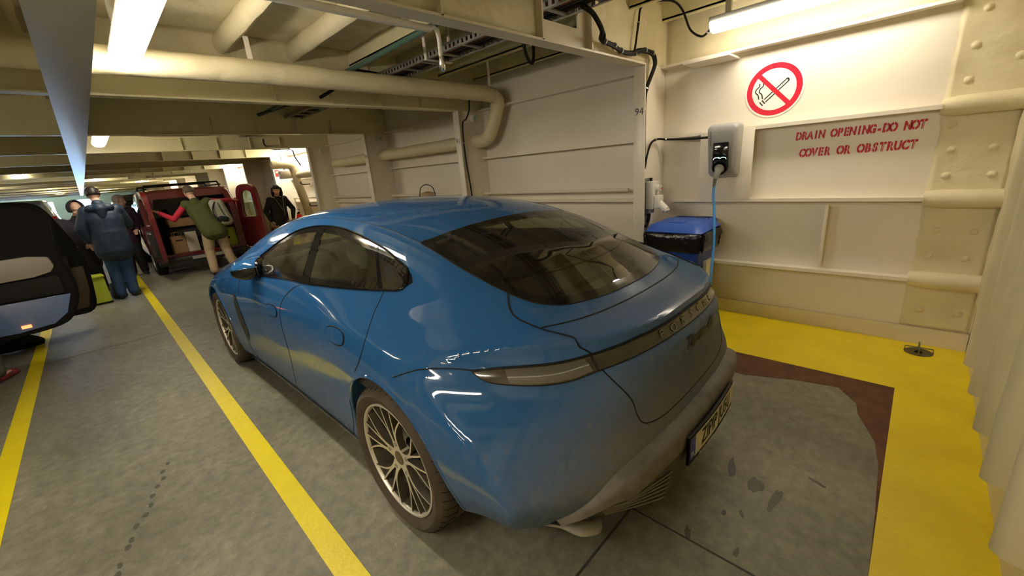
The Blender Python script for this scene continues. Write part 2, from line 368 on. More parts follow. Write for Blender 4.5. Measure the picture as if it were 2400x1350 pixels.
# end wall behind the charging bay
struct('wall_back', MB().box((-10.2, YB - .2, 0), (XW, YB, ZC_)), 'paint', smooth=False)
mb = MB(); bump_panel(mb, (XW - .03, YB, .34), (-1, 0, 0), (0, 0, 1), 5.2, 2.47, 130, 60, .02, .005, seed=6)
struct('trim_%d' % n, mb, 'insul', 'quilted padding on the end wall'); n += 1
for i, x in enumerate([3.20, 2.83, 2.46, 2.09, 1.70, 1.31, .92, .53, .14, -.25]):
    mb = MB(); rnd = random.Random(i)
    pts = [(x + rnd.uniform(-.0015, .0015), YB + .005, z) for z in np.arange(.285, 2.84, .08)]
    mb.tube(pts, [.088 + rnd.uniform(-.0015, .0015) for _ in pts], 24, ell=(1, .62))
    struct('trim_%d' % n, mb, 'pipe_insul', 'padded upright rib of the end wall'); n += 1
struct('wall_left', MB().box((-10.35, YB, 0), (-10.2, YE, ZC_)), 'paint', smooth=False)
# ceiling plate with longitudinal stiffeners
struct('ceiling', MB().box((-10.3, YB - .2, ZC_), (XW + .15, YE, ZC_ + .1)), 'paint_ceil', smooth=False)
for i in range(-17, 6):
    x = 1.17 + .578 * i
    mb = MB()
    if x < 2.2:
        rnd = random.Random(i); ys = np.arange(YB, 14.0, .13)
        mb.tube([(x + rnd.uniform(-.003, .003), y, ZC_ - .085) for y in ys], [.056 + rnd.uniform(-.003, .003) for _ in ys], 12, ell=(1, 1.5))
        mb.box((x - .008, 14, ZC_ - .15), (x + .008, YE, ZC_)); m_ = 'insul'
    else:
        mb.box((x - .007, YB, ZC_ - .15), (x + .007, YE, ZC_)).box((x - .007, YB, ZC_ - .16), (x + .03, YE, ZC_ - .135)); m_ = 'paint_ceil'
    struct('trim_%d' % n, mb, m_, 'deckhead stiffener running along the ship'); n += 1
mb = MB(); rnd = random.Random(4)
Bt = [(a * .29 + .14, b * .42 + .2) for a in range(0, 12) for b in range(0, 6)]
bump_panel(mb, (-.9, 1.95, ZC_), (1, 0, 0), (0, 1, 0), 3.5, 2.5, 150, 110, .015, .005, Bt, .02, .012, seed=8, nrm=Vector((0, 0, -1)))
struct('trim_%d' % n, mb, 'insul', 'quilted deckhead padding with dome washers'); n += 1
# web frames on the wall and deck beams
for k, y in enumerate(YF):
    mb = MB()
    mb.box((3.69, y - .006, .003), (XW - .001, y + .006, ZB)).box((3.683, y - .055, .003), (3.697, y + .055, ZB))
    o = struct('trim_%d' % n, mb, 'white_paint', 'web frame standing against the side wall', bevel=.002); n += 1
    mb = MB()
    if k == 0:                                           # the near beam has an opening for the cable tray
        mb.box((-10.2, y - .006, ZB), (2.37, y + .006, ZC_)).box((2.76, y - .006, ZB), (XW, y + .006, ZC_)).box((2.37, y - .006, ZB), (2.76, y + .006, 2.45))
        mb.box((2.30, y - .055, ZB), (2.315, y - .006, ZC_)).box((2.86, y - .055, ZB), (2.875, y - .006, ZC_)).box((1.5, y - .055, ZB), (1.515, y - .006, ZC_))
    else:
        mb.box((-10.2, y - .006, ZB), (XW, y + .006, ZC_))
        for x in (1.5, 2.05, 2.6, 3.15): mb.box((x, y - .05, ZB), (x + .012, y - .006, ZB + .22))
    mb.box((-10.2, y - .055, ZB - .006), (3.697, y + .055, ZB + .008))
    struct('trim_%d' % n, mb, 'paint_ceil' if k else 'paint', 'transverse deck beam'); n += 1
for (x0, x1, sd) in ((-3, 2.29, 11), (2.32, 2.36, 12), (2.88, 4.15, 13)):
    mb = MB(); L_ = x1 - x0
    bump_panel(mb, (x0, YF[0] - .007, ZB + .03), (1, 0, 0), (0, 0, 1), L_, .5, max(4, int(L_ * 40)), 26, .016, .005, [(q * .33 + .2, .28) for q in range(int(L_ / .33))] if L_ > .5 else [], .026, .014, seed=sd)
    struct('trim_%d' % n, mb, 'insul', 'quilted padding on the near deck beam'); n += 1
mb = MB(); bump_panel(mb, (.25, YF[1] - .007, ZB + .24), (1, 0, 0), (0, 0, 1), 2.3, .3, 90, 16, .016, .006, [(q * .3 + .2, .12) for q in range(7)], .02, .012, seed=21)
struct('trim_%d' % n, mb, 'insul', 'quilted padding on the second deck beam'); n += 1
# longitudinal girder with a broad glossy flange
mb = MB().box((.118, YB, ZB + .006), (.13, YE, ZC_)).box((.03, YB, ZB - .022), (.238, YE, ZB - .006))
struct('trim_%d' % n, mb, 'paint_gloss', 'broad longitudinal girder flange under the deckhead', smooth=False); n += 1
mb = MB().box((-6.0, YB, ZB + .006), (-5.99, YE, ZC_)).box((-6.1, YB, ZB - .022), (-5.9, YE, ZB - .006))
struct('trim_%d' % n, mb, 'paint_gloss', 'second longitudinal girder', smooth=False); n += 1
# far end: bulkhead pieces left and right of the open stern
struct('wall_front', MB().box((-10.2, YE, 1.9), (XW, YE + .1, ZC_)).box((-10.2, YE, 0), (-7, YE + .1, 1.9)).box((-2.1, YE, 0), (-.9, YE + .1, 1.9)).box((1.2, YE, 0), (XW, YE + .1, 1.9)), 'paint', smooth=False)
# charger backing plate on the wall
struct('trim_%d' % n, MB().box((XW - .115, 1.06, 1.115), (XW - .105, 1.50, 1.70)), 'white_paint', 'flat backing plate under the charger', bevel=.002); n += 1
struct('trim_%d' % n, MB().box((3.9, 1.25, 2.27), (XW - .001, 1.62, 2.285)), 'white_paint', 'small shelf plate under the near wall lamp'); n += 1
# lashing sockets
cup = None
for k in (1, 2, 3, 4):
    for (x, z) in ((3.98, 2.22),):
        if cup is None:
            cup = MB().lathe([(0, .0), (.055, .0), (.055, .035), (.04, .05), (.03, .05), (.03, .02), (0, .02)], 18, Matrix.Rotation(radians(90), 4, 'X')).build('lashing_socket', 'white_plastic'); o = cup
        else: o = cup.copy(); COL.objects.link(o)
        o.location = (x, YF[k] - .006, z)
        tag(o, 'round white socket high on the %s web frame from the pipe bend' % ['first', 'second', 'third', 'fourth'][k - 1], 'socket', 'white sockets on the web frames')
# ---------------------------------------------------------------- frame numbers
def wall_text(name, s, size, Y, Z, X, m, label, cat, shear=0., stencil=0., space=1., parent=None):
    me = text_mesh(s, size, .0004, shear, .0, space)
    me.transform(Matrix(((0, 0, -1, X), (-1, 0, 0, Y), (0, 1, 0, Z), (0, 0, 0, 1))))
    o = link(name, me, m, parent, smooth=False)
    if parent is None: tag(o, label, cat)
    return o
ink = mat('dark_stencil_ink', (.06, .06, .07), .6)
for k, s in ((0, '94'), (1, '91'), (2, '88')):
    wall_text('frame_number', s, .085, YF[k] - .0, 1.93, 3.6822, ink, ['stencilled number high on the near web frame beside the thick cable bundle', 'stencilled number on the second web frame, next to the lagged pipe bend', 'stencilled number on the third web frame, beyond the pipe'][k], 'sign')
redpaint = mat('red_stencil_paint', (.55, .012, .03), .5)
def stencil_line(s, y0, y1, z0, z1, h):
    """stencilled letters, each with a bridging gap, running towards -Y"""
    bm = bmesh.new(); n_ = len(s)
    for i, ch in enumerate(s):
        if ch == ' ': continue
        t = i / (n_ - 1); me = text_mesh(ch, h * 1.34, .0004, .08, h * .075)
        b2 = bmesh.new(); b2.from_mesh(me)
        xs = [v.co.x for v in b2.verts]; cx = (min(xs) + max(xs)) / 2
        if ch not in '-I':
            for dx in (-.0026, .0026):
                g_ = b2.verts[:] + b2.edges[:] + b2.faces[:]
                bmesh.ops.bisect_plane(b2, geom=g_, plane_co=(cx + dx, 0, 0), plane_no=(1, -.08, 0))
            kill = [f for f in b2.faces if abs(f.calc_center_median().x - cx - .08 * f.calc_center_median().y) < .0025]
            bmesh.ops.delete(b2, geom=kill, context='FACES')
        for v in b2.verts: v.co = Vector((v.co.x * .68, v.co.y, v.co.z))
        y = y0 + (y1 - y0) * t; z = z0 + (z1 - z0) * t
        M4 = Matrix(((0, 0, -1, XW - .001), (-1, 0, 0, y), (0, 1, 0, z), (0, 0, 0, 1)))
        bmesh.ops.transform(b2, matrix=M4, verts=b2.verts)
        tmp = bpy.data.meshes.new('t'); b2.to_mesh(tmp); b2.free(); bm.from_mesh(tmp)
    return bm
bm = stencil_line('DRAIN OPENING-DO NOT', .765, .045, 1.595, 1.601, .060)
b2 = stencil_line('COVER OR OBSTRUCT', .730, .075, 1.463, 1.470, .062)
SW = thing('stencilled_warning', 'red stencilled words about the drain opening on the white wall', 'sign', (0, 0, 0))
for b_, nm in ((bm, 'top_line'), (b2, 'bottom_line')):
    me = bpy.data.meshes.new(nm); b_.to_mesh(me); link(nm, me, redpaint, SW, smooth=False)
# no smoking sign
S = thing('no_smoking_sign', 'round red and white no smoking sign on the wall above the charger', 'sign', (XW - .001, .975, 1.985))
ns_w = mat('sign_white', (.80, .78, .74), .35); ns_r = mat('sign_red', (.62, .006, .03), .35); ns_k = mat('sign_black', (.02, .02, .03), .4)
def disc(r0, r1, x0, x1, n_=72):
    mb = MB(); rows = []
    for k in range(n_ + 1):
        a = 2 * pi * k / n_; rows.append([(x0, r0 * cos(a), r0 * sin(a)), (x1, r0 * cos(a), r0 * sin(a)), (x1, r1 * cos(a), r1 * sin(a)), (x0, r1 * cos(a), r1 * sin(a)), (x0, r0 * cos(a), r0 * sin(a))])
    return mb.grid(rows)
disc(.0005, .212, 0, -.004).build('sign_plate', ns_w, S)
def bar2(mb, p, q, w, x0, x1):
    p = Vector(p); q = Vector(q); d = (q - p).normalized(); nn = Vector((-d.y, d.x)) * w / 2
    return mb.prism([tuple(p + nn), tuple(q + nn), tuple(q - nn), tuple(p - nn)], x0, x1, 'x')
r = disc(.158, .198, -.004, -.0052); bar2(r, (.112, .118), (-.112, -.118), .032, -.004, -.0056)   # local y is -reading direction
r.build('prohibition_ring', ns_r, S, smooth=False)
k_ = MB()
def L2(p): return (-p[0], p[1])
for off in (.012, -.012): bar2(k_, L2((-.058 + off * .5, -.078 - off * .8)), L2((.098 + off * .5, .060 - off * .8)), .0085, -.004, -.005)
bar2(k_, L2((.098 + .006, .060 - .0096)), L2((.098 - .006, .060 + .0096)), .012, -.004, -.005)
for d in (0, .016): bar2(k_, L2((-.068 - d - .012, -.086 - d * .85 + .014)), L2((-.068 - d + .012, -.086 - d * .85 - .014)), .009, -.004, -.005)
for dx in (0, .028):
    P_ = catmull([(-.105 + dx, -.062, 0), (-.112 + dx, -.028, 0), (-.132 + dx, -.006, 0), (-.128 + dx, .018, 0), (-.108 + dx, .035, 0), (-.106 + dx, .06, 0)], 5)
    for a, b in zip(P_[:-1], P_[1:]): bar2(k_, L2((a.x, a.y)), L2((b.x, b.y)), .0085, -.004, -.005)
k_.build('cigarette_symbol', ns_k, S, smooth=False)
# ---------------------------------------------------------------- fluorescent lamps
def lamp(x, y0, y1, z, label, group='fluorescent lamps under the deckhead', strap=True, m_='lamp'):
    t = thing('fluorescent_lamp', label, 'lamp', (x, y0, z), group=group); L_ = y1 - y0
    MB().box((-.07, 0, .03), (.07, L_, .085)).build('housing', 'grey_plastic', t, smooth=False, bevel=.006)
    pr = [(-.078, .045), (-.074, .015), (-.05, -.012), (0, -.02), (.05, -.012), (.074, .015), (.078, .045)]
    MB().prism(pr[::-1], .01, L_ - .01, 'y').build('diffuser', m_, t, smooth=False)
    if strap:
        for q in (.12, L_ - .12): MB().box((-.015, q - .02, .085), (.015, q + .02, ZC_ - z)).build('hanger', 'steel', t, smooth=False)
    return t
lamp(.425, 2.55, 3.86, 2.38, 'big bright lamp beside the broad girder, nearest the left of the view')
lamp(.40, 7.85, 9.05, 2.36, 'second bright lamp right beside the broad girder')
lamp(3.80, .10, 1.36, 2.45, 'bright lamp hanging over the charger wall above the no smoking sign', m_='lamp_soft')
for (x, y, l) in ((3.85, 10.9, 'long lamp on the side wall above the red van'), (3.9, 16.9, 'second lamp along the side wall, beyond the red van'), (3.95, 23.2, 'third lamp along the side wall, far away'), (3.95, 30, 'most distant lamp along the side wall')):
    lamp(x, y, y + 1.25, 2.39, l)
for (x, y, l) in ((-1.0, 17.4, 'nearest lamp of the row left of the girder'), (-.95, 29.0, 'middle lamp of the row left of the girder'), (-1.0, 40, 'farthest lamp of the row left of the girder'), (.55, 22, 'small distant lamp just right of the girder'), (-1.0, 34.5, 'fourth lamp of the row left of the girder'), (-1.0, 46, 'tiny lamp at the far end of the row left of the girder'), (.55, 33, 'tiny distant lamp right of the girder'), (2.3, 27, 'small distant lamp above the roof bars of the red van')):
    lamp(x, y, y + 1.25, 2.39, l)
for (x, y) in ((-3.2, .9), (-3.2, 5.2), (-3.2, 10.4), (-5.2, 15.6), (-4.4, 20.8), (-2.6, 24.5), (-4.4, 39), (-3, 49), (1.5, 40), (1.5, 50), (-8.2, 1.6), (-8.2, 11), (-5.2, 23), (-8.2, 26), (-5, 33), (-8, 40), (-1.4, .3)):  # near left row inferred from reflections on the car, the others added to brighten the deck
    lamp(x, y, y + 1.25, 2.42, 'lamp over the car lanes, mostly added to light the port side bays', 'lamps over the port side lanes')
# ---------------------------------------------------------------- lagged pipes
def lagged(name, pts, r, label, seed=0, sm=8):
    rnd = random.Random(seed); P = catmull(pts, sm)
    return tag(MB().tube(P, [r * (1 + rnd.uniform(-.03, .03)) for _ in P], 22).build(name, 'pipe_insul'), label, 'pipe')
yp = 3.97
lagged('lagged_pipe', [(-10.1, yp, 2.44), (-6, yp, 2.44), (-3, yp, 2.445), (-1, yp, 2.442), (0, yp, 2.44), (.7, yp, 2.442), (1.3, yp, 2.447), (2, yp, 2.44), (2.7, yp, 2.437), (3.3, yp, 2.435), (3.72, yp, 2.43), (3.90, yp + .01, 2.41), (3.975, yp + .03, 2.34), (3.985, yp + .10, 2.2), (3.985, yp + .19, 2.05), (3.985, yp + .25, 1.97), (3.985, yp + .36, 1.925), (3.985, yp + .7, 1.93), (3.985, 5.5, 1.93), (3.985, 7, 1.93), (3.985, 9.1, 1.93)], .088,
       'thick cream lagged pipe crossing under the deckhead and bending down onto the wall', 2, 9)
lagged('lagged_pipe', [(3.35, 11.2, 2.05), (3.6, 11.2, 2.05), (3.78, 11.2, 2.02), (3.84, 11.2, 1.9), (3.88, 11.2, 1.5), (3.95, 11.2, 1.0), (3.98, 11.2, .4), (3.98, 11.2, 0.02)], .10, 'lagged standpipe in the brightly lit bay by the fire extinguisher', 3, 6)
lagged('lagged_pipe', [(3.9, 11.3, 1.78), (3.9, 10.6, 1.78), (3.9, 9.95, 1.78)], .085, 'short lagged branch pipe behind the standpipe', 4, 6)
lagged('lagged_pipe', [(-10, 4.22, 2.62), (-3, 4.22, 2.62), (-1.0, 4.22, 2.62), (-.4, 4.22, 2.62), (-.25, 4.22, 2.70), (-.22, 4.22, 2.84)], .10, 'cream lagged pipe left of the girder', 5, 6)
sprk = mat('pipe_white_paint', (.72, .70, .62), .35)
tag(MB().tube([(-10, 2.62, 2.52), (2.0, 2.62, 2.52)], .024, 12).build('sprinkler_pipe', sprk), 'thin painted sprinkler pipe crossing the second bay', 'pipe')
green = mat('dark_green_pipe_paint', (.06, .12, .10), .4)
tag(MB().tube([(2.06, 1.2, 2.56), (2.06, 2.6, 2.56), (2.12, 4.1, 2.57), (2.12, 9.6, 2.57)], .022, 12).build('drench_pipe', green), 'dark green pipe running along the deckhead beside the cable tray', 'pipe')
sp_ = bpy.data.objects['sprinkler_pipe']; t = bpy.data.objects.new('sprinkler_head', None); COL.objects.link(t); t.parent = sp_; t.location = (2.03, 2.62, 2.52)
MB().tube([(-.03, 0, 0), (0, 0, .02), (.03, 0, 0), (.04, 0, -.05), (.055, .02, -.17)], .017, 10).build('drop_pipe', 'white_plastic', t)
MB().tube([(.055, .02, -.15), (.06, .022, -.21), (.063, .025, -.245), (.063, .025, -.255)], [.018, .026, .02, .012], 12).build('nozzle', 'chrome', t)
for (x, y, z, l) in ((1.22, 3.97, 2.53, 'flat hanger strap over the middle of the lagged pipe'), (3.83, 3.97, 2.52, 'flat hanger strap near the bend of the lagged pipe'), (1.80, 2.62, 2.545, 'flat hanger strap over the thin sprinkler pipe')):
    tag(MB().box((x - .018, y - .004, z), (x + .018, y + .004, ZC_ - (.15 if x < 2 else 0.))).build('pipe_hanger', 'white_paint', None, smooth=False), l, 'hanger', 'pipe hangers')
# ---------------------------------------------------------------- cable tray
tray = thing('cable_tray', 'long perforated cable ladder hung beneath the deckhead', 'cable tray', (2.595, -.3, 2.533))
for sx, nm in ((-.13, 'side_rail'), (.13, 'side_rail')):
    mb = MB(); y = 0.
    mb.box((sx - .002, 0, 0), (sx + .002, 62, .012)).box((sx - .002, 0, .042), (sx + .002, 62, .06))
    while y < 16: mb.box((sx - .002, y, .012), (sx + .002, y + .03, .042)); y += .055
    mb.box((sx - .002, 16, .012), (sx + .002, 62, .042)); mb.box((sx - (.0 if sx < 0 else .022), 0, .0), (sx + (.022 if sx < 0 else 0), 62, .002))
    mb.build(nm, 'steel', tray, smooth=False)
r0 = MB().box((-.13, 0, .008), (.13, .035, .02)).build('rung', 'steel', tray, smooth=False); r0.location = (0, .15, 0)
for i in range(1, 40):
    r1 = r0.copy(); COL.objects.link(r1); r1.location = (0, .15 + i * .3, 0)
cab_red = mat('red_brown_cable', (.17, .035, .02), .5); cab_grey = mat('dark_grey_cable', (.035, .03, .028), .5)
for i, (dx, r_, m_) in enumerate(((-.09, .016, cab_red), (-.05, .012, cab_grey), (-.02, .015, cab_red), (.02, .010, cab_grey), (.055, .016, 'black'), (.095, .011, cab_grey), (0.07, .012, cab_red), (-.07, .012, 'black'))):
    P_ = [(2.595 + dx + .006 * sin(y * 1.3 + i), y - .25, 2.556 + r_ + (.024 if i > 5 else 0)) for y in np.arange(.1, 60, .8 if i < 9 else 2)]
    tag(MB().tube(P_, r_, 7).build('power_cable', m_), 'cable lying along in the cable tray', 'cable', 'cables in the cable tray')
for k in range(1, 9):
    y = YF[0] + 2.6 * k - 1.2
    tag(MB().box((2.450, y, 2.53), (2.460, y + .035, ZC_)).box((2.730, y, 2.53), (2.740, y + .035, ZC_)).box((2.450, y, 2.523), (2.740, y + .035, 2.531)).build('tray_hanger', 'white_paint', None, smooth=False), 'pale U-shaped hanger carrying the cable tray', 'hanger', 'cable tray hangers')
# ---------------------------------------------------------------- loose cables with clips
def cable(pts, r, label, m='black', clips=(), sm=7, name='black_cable', n_=8):
    P = catmull(pts, sm); t = thing(name, label, 'cable', P[0])
    o = MB().tube([p - P[0] for p in P], r, n_).build('sheath', m, t)
    for i, f in enumerate(clips):
        q = P[int(f * (len(P) - 1))] - P[0]; d = (P[min(int(f * (len(P) - 1)) + 1, len(P) - 1)] - P[max(int(f * (len(P) - 1)) - 1, 0)]).normalized()
        MB().cyl(q - d * .006, q + d * .006, r * 1.5, 8).build('clip', 'steel', t)
    return t
yb = YF[0] - .055
cable([(2.66, 1.80, 2.545), (2.74, 1.77, 2.51), (2.84, 1.76, 2.42), (2.93, 1.82, 2.385), (3.12, 1.84, 2.378), (3.26, 1.84, 2.35), (3.42, 1.84, 2.36), (3.55, 1.84, 2.395), (3.70, 1.84, 2.405), (3.80, 1.84, 2.39), (3.835, 1.84, 2.32), (3.80, 1.87, 2.2), (3.735, 1.885, 2.08), (3.715, 1.888, 1.9), (3.712, 1.888, 1.4), (3.708, 1.888, 1.1), (3.715, 1.885, .94), (3.76, 1.88, .89), (3.81, 1.875, .93), (3.825, 1.87, 1.0)], .017,
      'thick black cable bundle from the tray down the near web frame to the socket box', clips=(.18, .22, .26, .40, .46, .62, .70, .78, .86))
cable([(2.70, 1.80, 2.535), (2.78, 1.775, 2.49), (2.88, 1.765, 2.40), (2.97, 1.825, 2.375), (3.12, 1.83, 2.362), (3.28, 1.835, 2.34), (3.42, 1.832, 2.345), (3.56, 1.832, 2.38), (3.68, 1.832, 2.388), (3.77, 1.832, 2.37), (3.805, 1.835, 2.30), (3.77, 1.86, 2.18), (3.728, 1.872, 2.05), (3.722, 1.874, 1.85), (3.722, 1.874, 1.5), (3.73, 1.874, 1.44), (3.77, 1.87, 1.56), (3.84, 1.865, 1.66), (3.95, 1.85, 1.69), (4.04, 1.80, 1.68), (4.06, 1.6, 1.665), (4.03, 1.42, 1.66)], .010,
      'thin black cable branching to the charger', clips=(.30, .6, .84, .9))
cable([(3.46, 1.845, 2.36), (3.50, 1.85, 2.44), (3.555, 1.855, 2.60), (3.60, 1.855, 2.72), (3.75, 1.83, 2.78), (3.95, 1.75, 2.80), (4.0, 1.68, 2.72), (3.98, 1.60, 2.55), (3.96, 1.5, 2.47), (3.90, 1.42, 2.475), (3.85, 1.36, 2.50)], .009, 'thin black cable looping up to the lamp over the charger wall', clips=(.2, .9))
y2 = YF[1] - .07
cable([(2.62, 4.30, 2.54), (2.9, 4.34, 2.60), (3.35, 4.38, 2.62), (3.9, 4.36, 2.60), (3.92, 4.34, 2.56), (3.80, 4.32, 2.5), (3.79, 4.33, 2.4), (3.80, 4.36, 2.3), (3.77, 4.40, 2.2), (3.73, 4.44, 2.12), (3.75, 4.47, 1.7), (3.79, 4.47, 1.2), (3.80, 4.47, .3)], .010, 'black cable going down beside the second web frame', clips=(.3, .42, .72, .8, .93))
cable([(2.1, 4.2, 2.52), (2.2, 4.24, 2.6), (2.4, 4.3, 2.62), (2.9, 4.36, 2.60), (3.3, 4.38, 2.6)], .012, 'black cable crossing the tray above the lagged pipe')
cable([(2.1, 4.22, 2.50), (2.0, 4.3, 2.42), (1.9, 4.40, 2.36)], .016, 'short black cable dipping behind the lagged pipe', sm=4)
cable([(2.905, 2.55, 2.70), (2.93, 2.57, 2.50), (3.03, 2.6, 2.41), (3.10, 2.62, 2.47), (3.11, 2.62, 2.85)], .014, 'black cable loop hanging behind the near beam')
cable([(.45, 7.9, 2.44), (.8, 7.7, 2.37), (1.5, 7.6, 2.36), (2.3, 7.45, 2.38), (2.55, 7.4, 2.46), (2.62, 7.4, 2.52)], .014, 'black cable running from the second lamp to the tray')
cable([(2.75, 9.3, 2.45), (2.85, 9.6, 2.36), (3.3, 10.6, 2.36), (3.75, 10.85, 2.37), (3.84, 10.95, 2.2), (3.95, 11.0, 2.0)], .014, 'black cable running to the long lamp above the red van')
MB_ = MB().tube([(1.95, 6.6, 2.50), (2.45, 6.35, 2.66)], .02, 8); tag(MB_.build('conduit', cab_grey), 'short dark conduit end behind the second beam', 'conduit')
# bag of lagging / round bale with a wire on top behind the car
t = thing('sack', 'tan bulging sack with a wire handle behind the car roof', 'sack', (4.0, 5.85, .003))
MB().tube([(0, 0, 0), (0, 0, .4), (0, 0, .9), (0, 0, 1.15), (0, 0, 1.25), (0, 0, 1.27)], [.12, .15, .155, .15, .10, .02], 18).build('body', mat('tan_sack', (.50, .38, .22), .7, bump=.5), t)
MB().tube(catmull([(0, -.22, 1.20), (0, -.17, 1.33), (0, 0, 1.38), (0, .17, 1.33), (0, .24, 1.18)], 6), .007, 6).build('handle', 'black', t)
# ---------------------------------------------------------------- wall charger with its blue cable
CH = thing('wall_charger', 'grey electric car wall charger with a black front panel', 'charger', (XW - .105, 1.275, 1.315))
cg = mat('charger_grey', (.36, .36, .355), .32); cd = mat('charger_dark_grey', (.12, .12, .115), .4)
def rsq(hw, hh, r, n_=6):
    out = []
    for cx, cy, a0 in ((hw - r, hh - r, 0), (-hw + r, hh - r, 90), (-hw + r, -hh + r, 180), (hw - r, -hh + r, 270)):
        for i in range(n_ + 1): a = radians(a0 + 90 * i / n_); out.append((cx + r * cos(a), cy + r * sin(a)))
    return out
mb = MB(); rows = []
for (dx, hw, sh) in ((0, .125, 0), (-.03, .128, 0), (-.09, .128, 0), (-.135, .122, 0), (-.155, .112, 0), (-.158, .09, 0)):
    row = []
    for (a, b) in rsq(hw, .2235 * hw / .128, .035):
        z = b + .22; low = max(0, (.14 - z) / .14)
        row.append((dx * (1 - .42 * low) , a * (1 - .10 * low), z))
    rows.append(row)
mb.grid(rows, wrap=True); mb.f.append(tuple(range(5 * 28, 6 * 28))); mb.f.append(tuple(range(28))[::-1])
mb.build('housing', cg, CH, ang=50)
mb = MB(); pl = []
mb.box((-.164, -.062, .145), (-.150, .062, .29)).build('display_panel', 'black_gloss', CH, bevel=.006)
mb = MB(); mb.tube([(-.10, 0, .10), (-.145, 0, .085), (-.165, 0, .08)], [.066, .064, .06], 24); mb.box((-.160, -.06, .08), (-.11, .06, .15)); mb.build('socket_recess', 'black_gloss', CH)
mb = MB(); P_ = catmull([(-.1655, .052, .150), (-.1655, .045, .163), (-.1655, .02, .166), (-.1655, 0, .160), (-.1655, -.02, .167), (-.1655, -.045, .163), (-.1655, -.052, .150)], 4); mb.tube(P_, .0022, 6); mb.build('light_strip', mat('strip_light', (.7, .8, .7), .3, emit=(.7, .9, .75), estr=1.2), CH)
MB().ball((-.166, .01, .166), .0045).build('status_light', mat('green_led', (.05, .8, .2), .3, emit=(.1, 1, .3), estr=8), CH)
MB().box((-.1592, .085, .27), (-.158, .093, .385)).build('side_mark', cd, CH, smooth=False)
PL = thing('charging_plug', 'grey charging plug pushed into the charger', 'plug', (XW - .265, 1.275, 1.39))
MB().tube([(.03, 0, .0), (0, 0, 0), (-.012, 0, -.002)], [.042, .042, .036], 20).build('plug_face', 'grey_plastic', PL)
MB().tube([(0, 0, .0), (-.012, .012, -.04), (-.018, .022, -.085)], [.03, .026, .018], 14).build('plug_body', 'grey_plastic', PL)
MB().tube([(-.018, .022, -.08), (-.02, .027, -.12), (-.02, .030, -.15)], [.017, .013, .011], 12).build('strain_relief', cd, PL)
blue = mat('blue_cable', (.05, .26, .62), .4)
tag(MB().tube(catmull([(3.895, 1.305, 1.24), (3.885, 1.30, 1.15), (3.84, 1.27, 1.0), (3.72, 1.22, .78), (3.58, 1.18, .55), (3.49, 1.16, .3), (3.44, 1.15, .10), (3.38, 1.16, .02), (3.28, 1.3, .014), (3.1, 1.9, .013), (2.8, 2.6, .013), (2.76, 3.6, .013), (2.75, 4.0, .014)], 7), .0115, 10).build('charging_cable', blue), 'blue charging cable hanging from the charger to the floor', 'cable')
# ---------------------------------------------------------------- socket box on the near web frame
SB = thing('socket_box', 'white industrial switched socket box beside the black cables', 'socket', (3.83, YF[0] - .007, .98))
MB().box((-.075, -.012, 0), (.075, 0, .36)).build('mounting_plate', 'steel', SB, bevel=.002)
MB().box((-.06, -.10, .07), (.06, -.012, .33)).build('enclosure', 'white_plastic', SB, bevel=.008)
MB().box((-.055, -.15, .08), (.055, -.10, .20)).build('socket_front', 'white_plastic', SB, bevel=.01)
MB().tube([(0, -.13, .12), (0, -.17, .085), (0, -.195, .06)], [.038, .038, .036], 18).build('socket_outlet', 'white_plastic', SB)
MB().box((-.04, -.215, .045), (.04, -.19, .085), rot=R3('X', -35)).build('flap_lid', 'white_plastic', SB, bevel=.004)
MB().cyl((0, -.10, .265), (0, -.135, .265), .032, 18).box((-.008, -.15, .24), (.008, -.13, .29)).build('rotary_switch', 'white_plastic', SB)
MB().box((-.012, -.152, .255), (.012, -.1495, .268)).build('switch_mark', ns_r, SB, smooth=False)
MB().cyl((-.02, -.05, .07), (-.02, -.05, .03), .016, 12).build('cable_gland', 'grey_plastic', SB)
MB().cyl((.03, -.05, .07), (.03, -.05, .03), .016, 12).build('cable_gland', 'grey_plastic', SB)
MB().cyl((0.03, -.03, .33), (.03, -.03, .36), .014, 12).build('top_gland', 'black', SB)
# ---------------------------------------------------------------- blue wheelie bin
binb = mat('blue_bin_plastic', (.012, .055, .36), .42, noise=.1); lidb = mat('blue_bin_lid', (.035, .11, .52), .4)
BN = thing('wheelie_bin', 'blue wheelie bin with a black liner bag under its lid', 'bin', (3.815, 1.535, .003)); BN.scale = (.90, .90, .94)
mb = MB(); rows = []
for (z, hx, hy) in ((.04, .17, .20), (.10, .175, .205), (.5, .20, .232), (.86, .225, .262), (.885, .245, .282), (.915, .245, .282)):
    rows.append([(a, b, z) for a, b in rsq(hx, hy, .035)])
mb.grid(rows, wrap=True); mb.f.append(tuple(range(28))[::-1]); mb.build('bin_body', binb, BN, ang=50)
for s_ in (-1, 1): MB().cyl((.15, s_ * .19, .097), (.15, s_ * .24, .097), .097, 20).build('wheel', 'black', BN)
mb = MB(); rows = []; rnd = random.Random(9)
for (z, g) in ((.925, .012), (.90, .022), (.87, .026), (.82, .024), (.77, .018), (.745, .008)):
    row = []
    for i, (a, b) in enumerate(catmull([(p[0], p[1], 0) for p in rsq(.236, .272, .05)], 4, True) and [(v.x, v.y) for v in catmull([(p[0], p[1], 0) for p in rsq(.236, .272, .05)], 4, True)]):
        k_ = 1 + (g + .010 * sin(i * 1.15 + z * 25) + .006 * rnd.uniform(-1, 1)) / .24; row.append((a * k_, b * k_, z + .012 * sin(i * .21)))
    rows.append(row)
MB().grid(rows, wrap=True).build('liner_bag', mat('black_bin_liner', (.012, .010, .009), .22, bump=.6, bscale=14), BN, ang=80)
mb = MB(); rows = []
